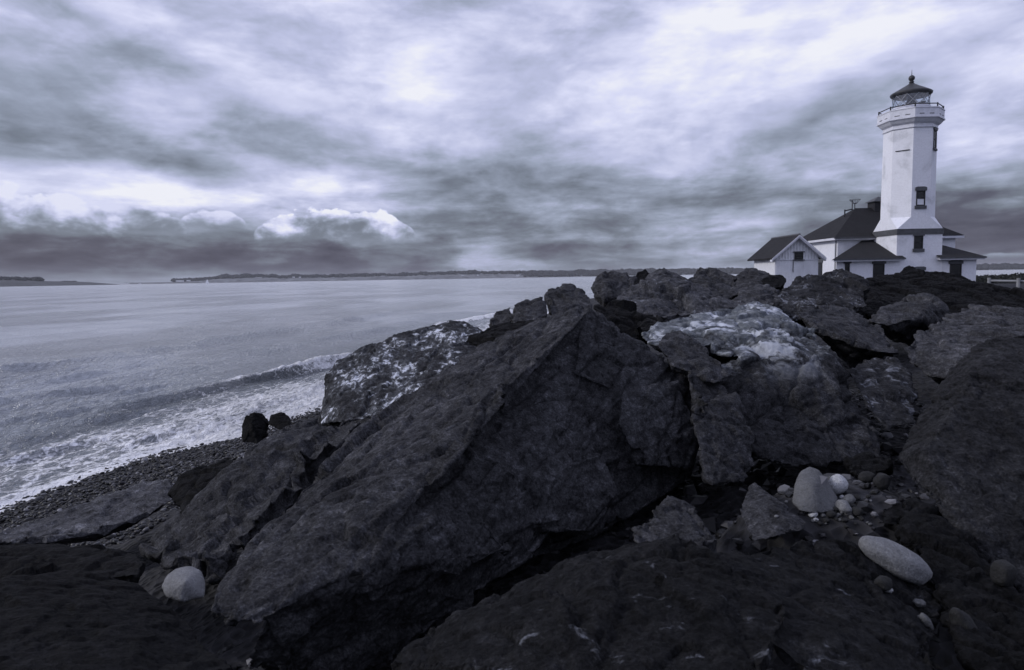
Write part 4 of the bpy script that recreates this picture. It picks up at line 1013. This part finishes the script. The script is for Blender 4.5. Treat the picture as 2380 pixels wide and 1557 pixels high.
win_front(lh, 2133.5, 548, 578, 20.5, TY - AP, lint=0.16)
win_front(lh, 2136, 628, 668, 20.5, TY - AP, lint=0.26)
a_ = math.radians(0)
window(lh, (TX + AP * 0.985 * math.cos(math.radians(-45)), TY + AP * 0.985 * math.sin(math.radians(-45)), zt(332)), (math.cos(math.radians(-45)), math.sin(math.radians(-45)), 0), 0.62, 1.25, lint=0.2, sill=0.14)
_n = Vector((math.cos(math.radians(-135)), math.sin(math.radians(-135)), 0)); _c = Vector((TX, TY, zt(357))) + _n * AP * 0.985; _r = Vector((0, 0, 1)).cross(_n)
MB().prism([_c - _r * 0.45, _c + _r * 0.45, _c + _r * 0.45 + Vector((0, 0, 0.05)), _c - _r * 0.45 + Vector((0, 0, 0.05))], _n * 0.05).build('conduit', IRON, lh)

# ------------------------------------------------------------------ fog signal building
MXL, MXR, MY0, MY1 = 24.56, 33.4, TY + AP + 0.02, 58.5
fb = thing('keepers_building', ((MXL + MXR) / 2, (MY0 + MY1) / 2, GZ), 'white hip roofed building behind and on both sides of the lighthouse tower', 'building')
ZE = 5.56
MB().box((MXL, MY0, GZ - 0.4), (MXR, MY1, ZE - 0.16)).build('wall', WALL, fb)
ov = 0.42
def hip_roof(name, x0, x1, y0, y1, ze, zr, rx0, rx1, ry, parent):
    e = [(x0, y0, ze), (x1, y0, ze), (x1, y1, ze), (x0, y1, ze)]
    return MB().add(e + [(rx0, ry, zr), (rx1, ry, zr)], [(0, 1, 5, 4), (1, 2, 5), (2, 3, 4, 5), (3, 0, 4), (3, 2, 1, 0)]).build(name, ROOF, parent)
r1 = hip_roof('roof', MXL - ov, MXR + ov, MY0 - ov, MY1 + ov, ZE + 0.02, 8.06, 27.56, 30.4, (MY0 + MY1) / 2, fb)
def eave(parent, x0, x1, y0, y1, z, h=0.17):
    m = MB()
    m.box((x0, y0, z - h), (x1, y0 + 0.06, z)); m.box((x0, y1 - 0.06, z - h), (x1, y1, z))
    m.box((x0, y0 + 0.061, z - h), (x0 + 0.06, y1 - 0.061, z)); m.box((x1 - 0.06, y0 + 0.061, z - h), (x1, y1 - 0.061, z))
    m.build('fascia', TRIM, parent)
    MB().box((x0 + 0.07, y0 + 0.07, z - 0.10), (x1 - 0.07, y1 - 0.07, z - 0.02)).build('soffit', TRIM, parent)
eave(fb, MXL - ov + 0.02, MXR + ov - 0.02, MY0 - ov + 0.02, MY1 + ov - 0.02, ZE)
MB().box((MXL - ov - 0.06, MY0 - ov - 0.08, ZE - 0.08), (TX - AP, MY0 - ov + 0.015, ZE + 0.03)).build('gutter', GTRIM, fb)
MB().tube((MXL - 0.06, MY0 + 0.2, GZ), (MXL - 0.06, MY0 + 0.2, ZE - 0.2), 0.05).build('downpipe', STEEL, fb)
cxc, cyc = 29.35, (MY0 + MY1) / 2
cu = MB().box((cxc - 0.55, cyc - 0.55, 7.4), (cxc + 0.55, cyc + 0.55, 8.5)).build('roof_vent', DARKF, fb)
MB().add([(cxc - 0.74, cyc - 0.74, 8.5), (cxc + 0.74, cyc - 0.74, 8.5), (cxc + 0.74, cyc + 0.74, 8.5), (cxc - 0.74, cyc + 0.74, 8.5), (cxc, cyc, 8.95)], [(0, 1, 4), (1, 2, 4), (2, 3, 4), (3, 0, 4), (3, 2, 1, 0)]).build('vent_cap', LROOF, cu)
dr = window(fb, (MXL, MY0 + 2.9, 2.75), (-1, 0, 0), 0.95, 2.05, lint=0.3, hide_sill=True)
# wings left and right of the tower
ZW = 3.93
def wing(left, xa, xb, xback, yf, zt_, hipx):
    """low wing: front wall at yf, hip at its outer end"""
    inner = TX - AP - 0.004 if left else TX + AP + 0.004
    outer = xa if left else xb
    pts = [(inner, yf, 0), (outer, yf, 0), (xback, MY0 - 0.004, 0), (inner, MY0 - 0.004, 0)]
    MB().loft([[(p[0], p[1], GZ - 0.4) for p in pts], [(p[0], p[1], ZW - 0.14) for p in pts]]).build('wing_wall', WALL, fb)
    s = -1 if left else 1; o2 = 0.40
    e = [(inner - s * 0.40, yf - o2, ZW), (outer + s * o2, yf - o2, ZW), (xback + s * o2 * 0.7, MY0 - 0.003, ZW)]
    hip = (hipx, MY0 - 0.003, zt_); tin = (inner + s * 0.002, MY0 - 0.003, zt_)
    tf = (inner + s * 0.002, yf - 0.002, ZW + (zt_ - ZW) * o2 / (MY0 - yf + o2)); tf2 = (inner - s * 0.40, yf - 0.002, tf[2])
    v = [e[0], e[1], e[2], hip, tin, tf, tf2]
    rf_ = MB().add(v, [(0, 1, 5, 6), (1, 3, 4, 5), (1, 2, 3)])
    vb = [(p[0], p[1], p[2] - 0.05) for p in v]; k0 = len(rf_.v)
    rf_.add(vb, [(6, 5, 1, 0), (5, 4, 3, 1), (3, 2, 1)])
    n = k0
    rf_.f += [[0, 1, n + 1, n], [1, 2, n + 2, n + 1], [0, n, n + 6, 6], [6, n + 6, n + 5, 5], [5, n + 5, n + 4, 4]]
    r = rf_.build('wing_roof', ROOF, fb)
    x0, x1 = sorted((e[0][0], e[1][0]))
    MB().box((x0 + 0.03, yf - o2 + 0.02, ZW - 0.20), (x1 - 0.03, yf - o2 + 0.08, ZW - 0.052)).build('wing_fascia', TRIM, fb)
    MB().box((x0 + 0.04, yf - o2 + 0.081, ZW - 0.15), (x1 - 0.1, yf - 0.004, ZW - 0.10)).build('wing_soffit', TRIM, fb)
    MB().box((x0 - 0.02, yf - o2 - 0.06, ZW - 0.10), (x1 + 0.02, yf - o2 + 0.015, ZW - 0.004)).build('wing_gutter', GTRIM, fb)
YF = TY - AP - 0.02
wing(True, 22.97, 0, 24.45, YF, 5.34, 26.4)
wing(False, 0, 32.85, 32.85, YF, 5.34, 29.2 + 1.6)
win_front(fb, 1968, 612, 650, 11, YF, lint=0.2)
win_front(fb, 2041, 613, 655, 26, YF, lint=0.2)
win_front(fb, 2219.5, 613, 656, 27, YF, lint=0.25)

# weather instruments on the roof ridge
wm = thing('instrument_mast', (26.9, (MY0 + MY1) / 2, 7.5), 'thin mast with a wire cup and bracket on the dark hip roof', 'mast')
yc = (MY0 + MY1) / 2 - 0.2
def wx_(px): return (px - CX) / FPX * yc
bx = lambda px, py: (lambda x: (x, yc, zrow(py, yc, x)))((px - CX + 4.6) / FPX * (yc * math.cos(PITCH) - 5 * math.sin(PITCH)))
MB().tube(bx(1963, 506), bx(1963, 487), 0.05).build('bracket_post', IRON, wm)
MB().tube(bx(1963, 490), bx(1981, 486), 0.05).build('bracket_arm', IRON, wm)
MB().tube(bx(1980, 490), bx(1980, 466), 0.04).build('mast_pole', GTRIM, wm)
MB().tube(bx(1986, 488), bx(1986, 472), 0.035).build('mast_pole', GTRIM, wm)
p0 = bx(1986, 473); p1 = bx(1986, 464); cupm = MB()
for i in range(10):
    a = 6.283 * i / 10
    cupm.tube((p0[0] + 0.14 * math.cos(a), p0[1] + 0.14 * math.sin(a), p0[2]), (p1[0] + 0.40 * math.cos(a), p1[1] + 0.40 * math.sin(a), p1[2]), 0.012, 4)
for rr, pz in ((0.14, p0[2]), (0.40, p1[2])):
    for i in range(16):
        a, b_ = 6.283 * i / 16, 6.283 * (i + 1) / 16
        cupm.tube((p0[0] + rr * math.cos(a), p0[1] + rr * math.sin(a), pz), (p0[0] + rr * math.cos(b_), p0[1] + rr * math.sin(b_), pz), 0.018, 4)
cupm.build('wire_cup', GTRIM, wm)
MB().lathe(p0[0], p0[1], [(0.05, p0[2] - 0.05), (0.16, p0[2] + 0.04), (0.05, p0[2] + 0.1)], 10).build('sensor', STEEL, wm)

# ------------------------------------------------------------------ shed
SX0, SX1, SY0, SY1 = 16.95, 19.72, 44.0, 47.8
sh = thing('shed', ((SX0 + SX1) / 2, (SY0 + SY1) / 2, GZ), 'small white gabled shed with dark roof left of the lighthouse', 'shed')
ZS, ZG = 4.14, 5.32; xm = (SX0 + SX1) / 2
pent = [(SX0, ZS - 0.05), (xm, ZG - 0.08), (SX1, ZS - 0.05)]
m = MB(); prof = [(SX0, GZ - 0.4), (SX1, GZ - 0.4), (SX1, ZS - 0.02), (xm, ZG - 0.06), (SX0, ZS - 0.02)]
m.loft([[(x, SY0, z) for x, z in prof], [(x, SY1, z) for x, z in prof]]); m.build('wall', BOARD, sh)
def roof_plane(sgn):
    ox = 0.32; sl = (ZG - ZS) / (xm - SX0)
    xo = SX0 - ox if sgn < 0 else SX1 + ox
    a = [(xo, ZS - ox * sl), (xm, ZG), (xm, ZG + 0.10), (xo, ZS - ox * sl + 0.10)]
    return MB().loft([[(x, SY0 - 0.38, z) for x, z in a], [(x, SY1 + 0.45, z) for x, z in a]])
roof_plane(-1).build('roof', ROOF, sh); roof_plane(1).build('roof', ROOF, sh)
MB().tube((xm, SY0 - 0.39, ZG + 0.10), (xm, SY1 + 0.46, ZG + 0.10), 0.07).build('ridge_cap', GTRIM, sh)
for s in (-1, 1):                                   # barge boards
    ox = 0.34; sl = (ZG - ZS) / (xm - SX0); xo = xm + s * (xm - SX0 + ox)
    a = [(xo, ZS - ox * sl - 0.03), (xm, ZG - 0.03), (xm, ZG + 0.075), (xo, ZS - ox * sl + 0.075)]
    MB().loft([[(x, SY0 - 0.42, z) for x, z in a], [(x, SY0 - 0.385, z) for x, z in a]]).build('barge_board', TRIM, sh)
    MB().loft([[(x, SY0 - 0.02, z - 0.09) for x, z in a], [(x, SY0 - 0.38, z - 0.09) for x, z in a]]).build('gable_soffit', TRIM, sh)
MB().box((SX0 - 0.02, SY0 - 0.05, ZS - 0.33), (SX1 + 0.02, SY0 - 0.002, ZS - 0.27)).build('girt', TRIM, sh)
nb = 15
GREYB = plain('grey_batten', (0.62, 0.63, 0.67), 0.8, 0.3, 6)  # gable battens, a greyer tone than the boards
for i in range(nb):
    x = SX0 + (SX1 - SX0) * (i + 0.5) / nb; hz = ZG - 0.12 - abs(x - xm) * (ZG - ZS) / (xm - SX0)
    if hz > ZS - 0.1: MB().box((x - 0.028, SY0 - 0.035, ZS - 0.268), (x + 0.028, SY0 - 0.001, hz)).build('batten', GREYB, sh)
    MB().box((x - 0.02, SY0 - 0.016, GZ - 0.3), (x + 0.02, SY0 - 0.001, ZS - 0.332)).build('batten', BOARD, sh)
for i in range(13):
    y = SY0 + (SY1 - SY0) * (i + 0.5) / 13
    MB().box((SX0 - 0.016, y - 0.02, GZ - 0.3), (SX0 - 0.001, y + 0.02, ZS - 0.08)).build('batten', BOARD, sh)
w_ = win_front(sh, 1855.5, 586.5, 603, 20, SY0 - 0.036, lint=0.07, sill=0.06)
MB().box((xm - 0.25, SY0 - 0.05, ZS - 1.1), (xm - 0.22, SY0 - 0.017, ZS - 0.4)).build('hasp', IRON, sh)

# ------------------------------------------------------------------ guard rail and scrub at the right edge
gr = thing('guard_rail', (15.5, 19.6, GZ), 'pale pipe guard rail beside the crest at the right edge', 'rail')
def gpt(px, py, d): return tuple(at(px, py, d))
ra, rb, rc = gpt(2298, 652.5, 20.5), gpt(2366, 653.5, 20.0), gpt(2470, 655, 19.4)
GP = plain('galvanised_pipe', (0.22, 0.225, 0.24), 0.55, 0.2, 6)
MB().tube(ra, rc, 0.035, 8).build('rail', GP, gr)
for p in (ra, rb, rc): MB().tube((p[0], p[1], GZ - 0.3), (p[0], p[1], p[2] + 0.09), 0.05, 8).build('post', GP, gr)
MB().tube((ra[0], ra[1], ra[2] - 0.42), (rc[0], rc[1], rc[2] - 0.42), 0.03, 8).build('rail', GP, gr)
def scrub():
    g = np.random.default_rng(12); V = []; k = 0; F = []
    for i in range(9000):
        y = g.uniform(62, 88); x = y * g.uniform(0.655, 1.05)
        h = 0.35 + 0.35 * abs(math.sin(x * 0.31) * math.sin(x * 0.13 + y * 0.1)) + g.uniform(0, 0.15)
        z = GZ + g.uniform(0, h); s = g.uniform(0.08, 0.2); a = g.uniform(0, 6.28)
        d = np.array([math.cos(a), math.sin(a), g.uniform(-0.4, 0.4)]) * s; u_ = np.array([g.normal() * 0.05, g.normal() * 0.05, s])
        c = np.array([x, y, z]); V += [c - d, c + u_, c + d, c - u_ * 0.5]; F.append((k, k + 1, k + 2, k + 3)); k += 4
    o = mesh_np('shore_scrub', np.array(V), np.array(F), plain('scrub_leaves', (0.02, 0.023, 0.022), 0.8, 0.4, 2))
    tag(kind(o, 'stuff'), 'low dark scrub along the far edge of the grass flat at right', 'scrub')
scrub()

# ------------------------------------------------------------------ far things: houses, sailing boat, beacon, mast
FW = plain('far_white_walls', (0.70, 0.71, 0.74), 0.6, 0.08, 0.1); FR = plain('far_roofs', (0.16, 0.165, 0.18), 0.8, 0.1, 0.1); FD = plain('far_window_glass', (0.03, 0.03, 0.035), 0.3, 0.1, 0.1)
def far_house(px, py, wpx, hpx, R, label, gable=True):
    p = far_pt(px, py, R); w = wpx / FPX * R; h = hpx / FPX * R; d = max(8.0, w * 0.5)
    z0 = p[2] - h / 2 - 1.5
    t = thing('house', (p[0], p[1], z0), label, 'house', 'houses on the far shore')
    MB().box((p[0] - w/2, p[1] - d/2, z0), (p[0] + w/2, p[1] + d/2, z0 + h * 0.72 + 1.5)).build('wall', FW, t)
    zt_ = z0 + h * 0.72 + 1.51
    MB().prism([(p[0] - w/2 - 0.6, p[1] - d/2 - 0.6, zt_), (p[0] - w/2 - 0.6, p[1] + d/2 + 0.6, zt_), (p[0] - w/2 - 0.6, p[1], zt_ + h * 0.42)], (w + 1.2, 0, 0)).build('roof', FR, t)
    n = max(2, int(w / 9))
    for i in range(n):
        x = p[0] - w/2 + w * (i + 0.5) / n
        MB().box((x - 0.7, p[1] - d/2 - 0.05, z0 + h * 0.42), (x + 0.7, p[1] - d/2 - 0.01, z0 + h * 0.42 + 1.8)).build('window', FD, t)
far_house(418, 652.6, 14, 2.4, 5180, 'long white building on the far shore left of the sailing boat')
far_house(438, 651.8, 7, 2.2, 5180, 'smaller white building right of the long one on the far shore')
far_house(292, 658.6, 7, 1.8, 5100, 'leftmost low white house on the far shore, near the low headland')
far_house(325, 658.4, 4, 1.6, 5100, 'tiny white house between the low headland and the long building')
far_house(682, 643.6, 5, 2.0, 5250, 'white house on the headland where the wood dips, left one of a pair')
far_house(697, 643.6, 4, 2.0, 5250, 'white house on the headland where the wood dips, right one of a pair')
far_house(1203, 640.3, 7, 2.8, 5180, 'bright white house at the water near the right end of the headland')
far_house(1334, 633.8, 4, 3.0, 5400, 'bright white house high on the wooded slope, left of the rocks')
far_house(1075, 639.6, 6, 2.0, 5230, 'pale house among trees low on the middle of the headland')
far_house(1110, 638.6, 5, 2.0, 5230, 'pale house right of the one among trees on the headland')
SAIL = plain('white_sailcloth', (0.82, 0.83, 0.86), 0.7, 0.05, 1)
bp = far_pt(481.5, 660, 1500); bp[2] = 0
sb = thing('sailing_boat', tuple(bp), 'small white sailing boat with raised sails far out on the water', 'sailing boat')
bxx, byy = bp[0], bp[1]
m = MB(); m.loft([[(bxx - 3.6, byy, 1.0), (bxx - 3.2, byy - 1.1, 1.0), (bxx + 2.5, byy - 1.2, 1.0), (bxx + 4.2, byy, 1.2), (bxx + 2.5, byy + 1.2, 1.0), (bxx - 3.2, byy + 1.1, 1.0)],
                [(bxx - 3.2, byy, -0.3), (bxx - 2.8, byy - 0.6, -0.3), (bxx + 2, byy - 0.6, -0.3), (bxx + 3.4, byy, -0.3), (bxx + 2, byy + 0.6, -0.3), (bxx - 2.8, byy + 0.6, -0.3)]]).build('hull', SAIL, sb)
MB().tube((bxx + 0.6, byy, 0.9), (bxx + 0.6, byy, 10.6), 0.08).build('mast', STEEL, sb)
MB().prism([(bxx + 0.45, byy, 1.9), (bxx - 3.4, byy - 0.5, 1.9), (bxx + 0.5, byy, 10.3)], (0, 0.04, 0)).build('main_sail', SAIL, sb)
MB().prism([(bxx + 0.8, byy - 0.3, 1.5), (bxx + 4.0, byy, 1.4), (bxx + 0.72, byy, 9.4)], (0, 0.04, 0)).build('jib', SAIL, sb)
MB().tube((bxx + 0.5, byy, 1.7), (bxx - 3.4, byy - 0.5, 1.75), 0.07).build('boom', STEEL, sb)
q = far_pt(598, 658, 1700); q[2] = 0
bu = thing('channel_beacon', tuple(q), 'tiny beacon buoy on the water right of the sailing boat', 'buoy')
MB().lathe(q[0], q[1], [(1.2, -0.4), (1.4, 0.5), (1.0, 0.9)], 10).build('float', GTRIM, bu); MB().lathe(q[0], q[1], [(0.5, 0.9), (0.15, 3.6), (0.4, 3.8), (0.1, 4.6)], 8).build('lattice_top', FW, bu)
q = far_pt(598, 642, 5600)
MB().lathe(q[0], q[1], [(1.6, q[2] - 25), (0.6, q[2] + 34)], 5).build('radio_mast', FR, None, origin=(q[0], q[1], q[2] - 25))
tag(bpy.data.objects['radio_mast'], 'thin radio mast rising above the wood behind the sailing boat', 'mast')

# ------------------------------------------------------------------ sea air
def haze():
    o = MB().box((-16000, -300, -7), (20000, 16500, 130)).build('haze', GTRIM)
    m = bpy.data.materials.new('sea_air'); m.use_nodes = True; t = m.node_tree; t.nodes.clear()
    v = t.nodes.new('ShaderNodeVolumePrincipled'); v.inputs['Color'].default_value = (0.86, 0.88, 0.94, 1); v.inputs['Density'].default_value = 0.000045
    out = t.nodes.new('ShaderNodeOutputMaterial'); t.links.new(v.outputs[0], out.inputs['Volume'])
    o.data.materials[0] = m; tag(kind(o, 'stuff'), 'thin grey sea haze over the water and far shore', 'haze')
haze()

for o in bpy.data.objects:
    if '_o' in o: del o['_o']
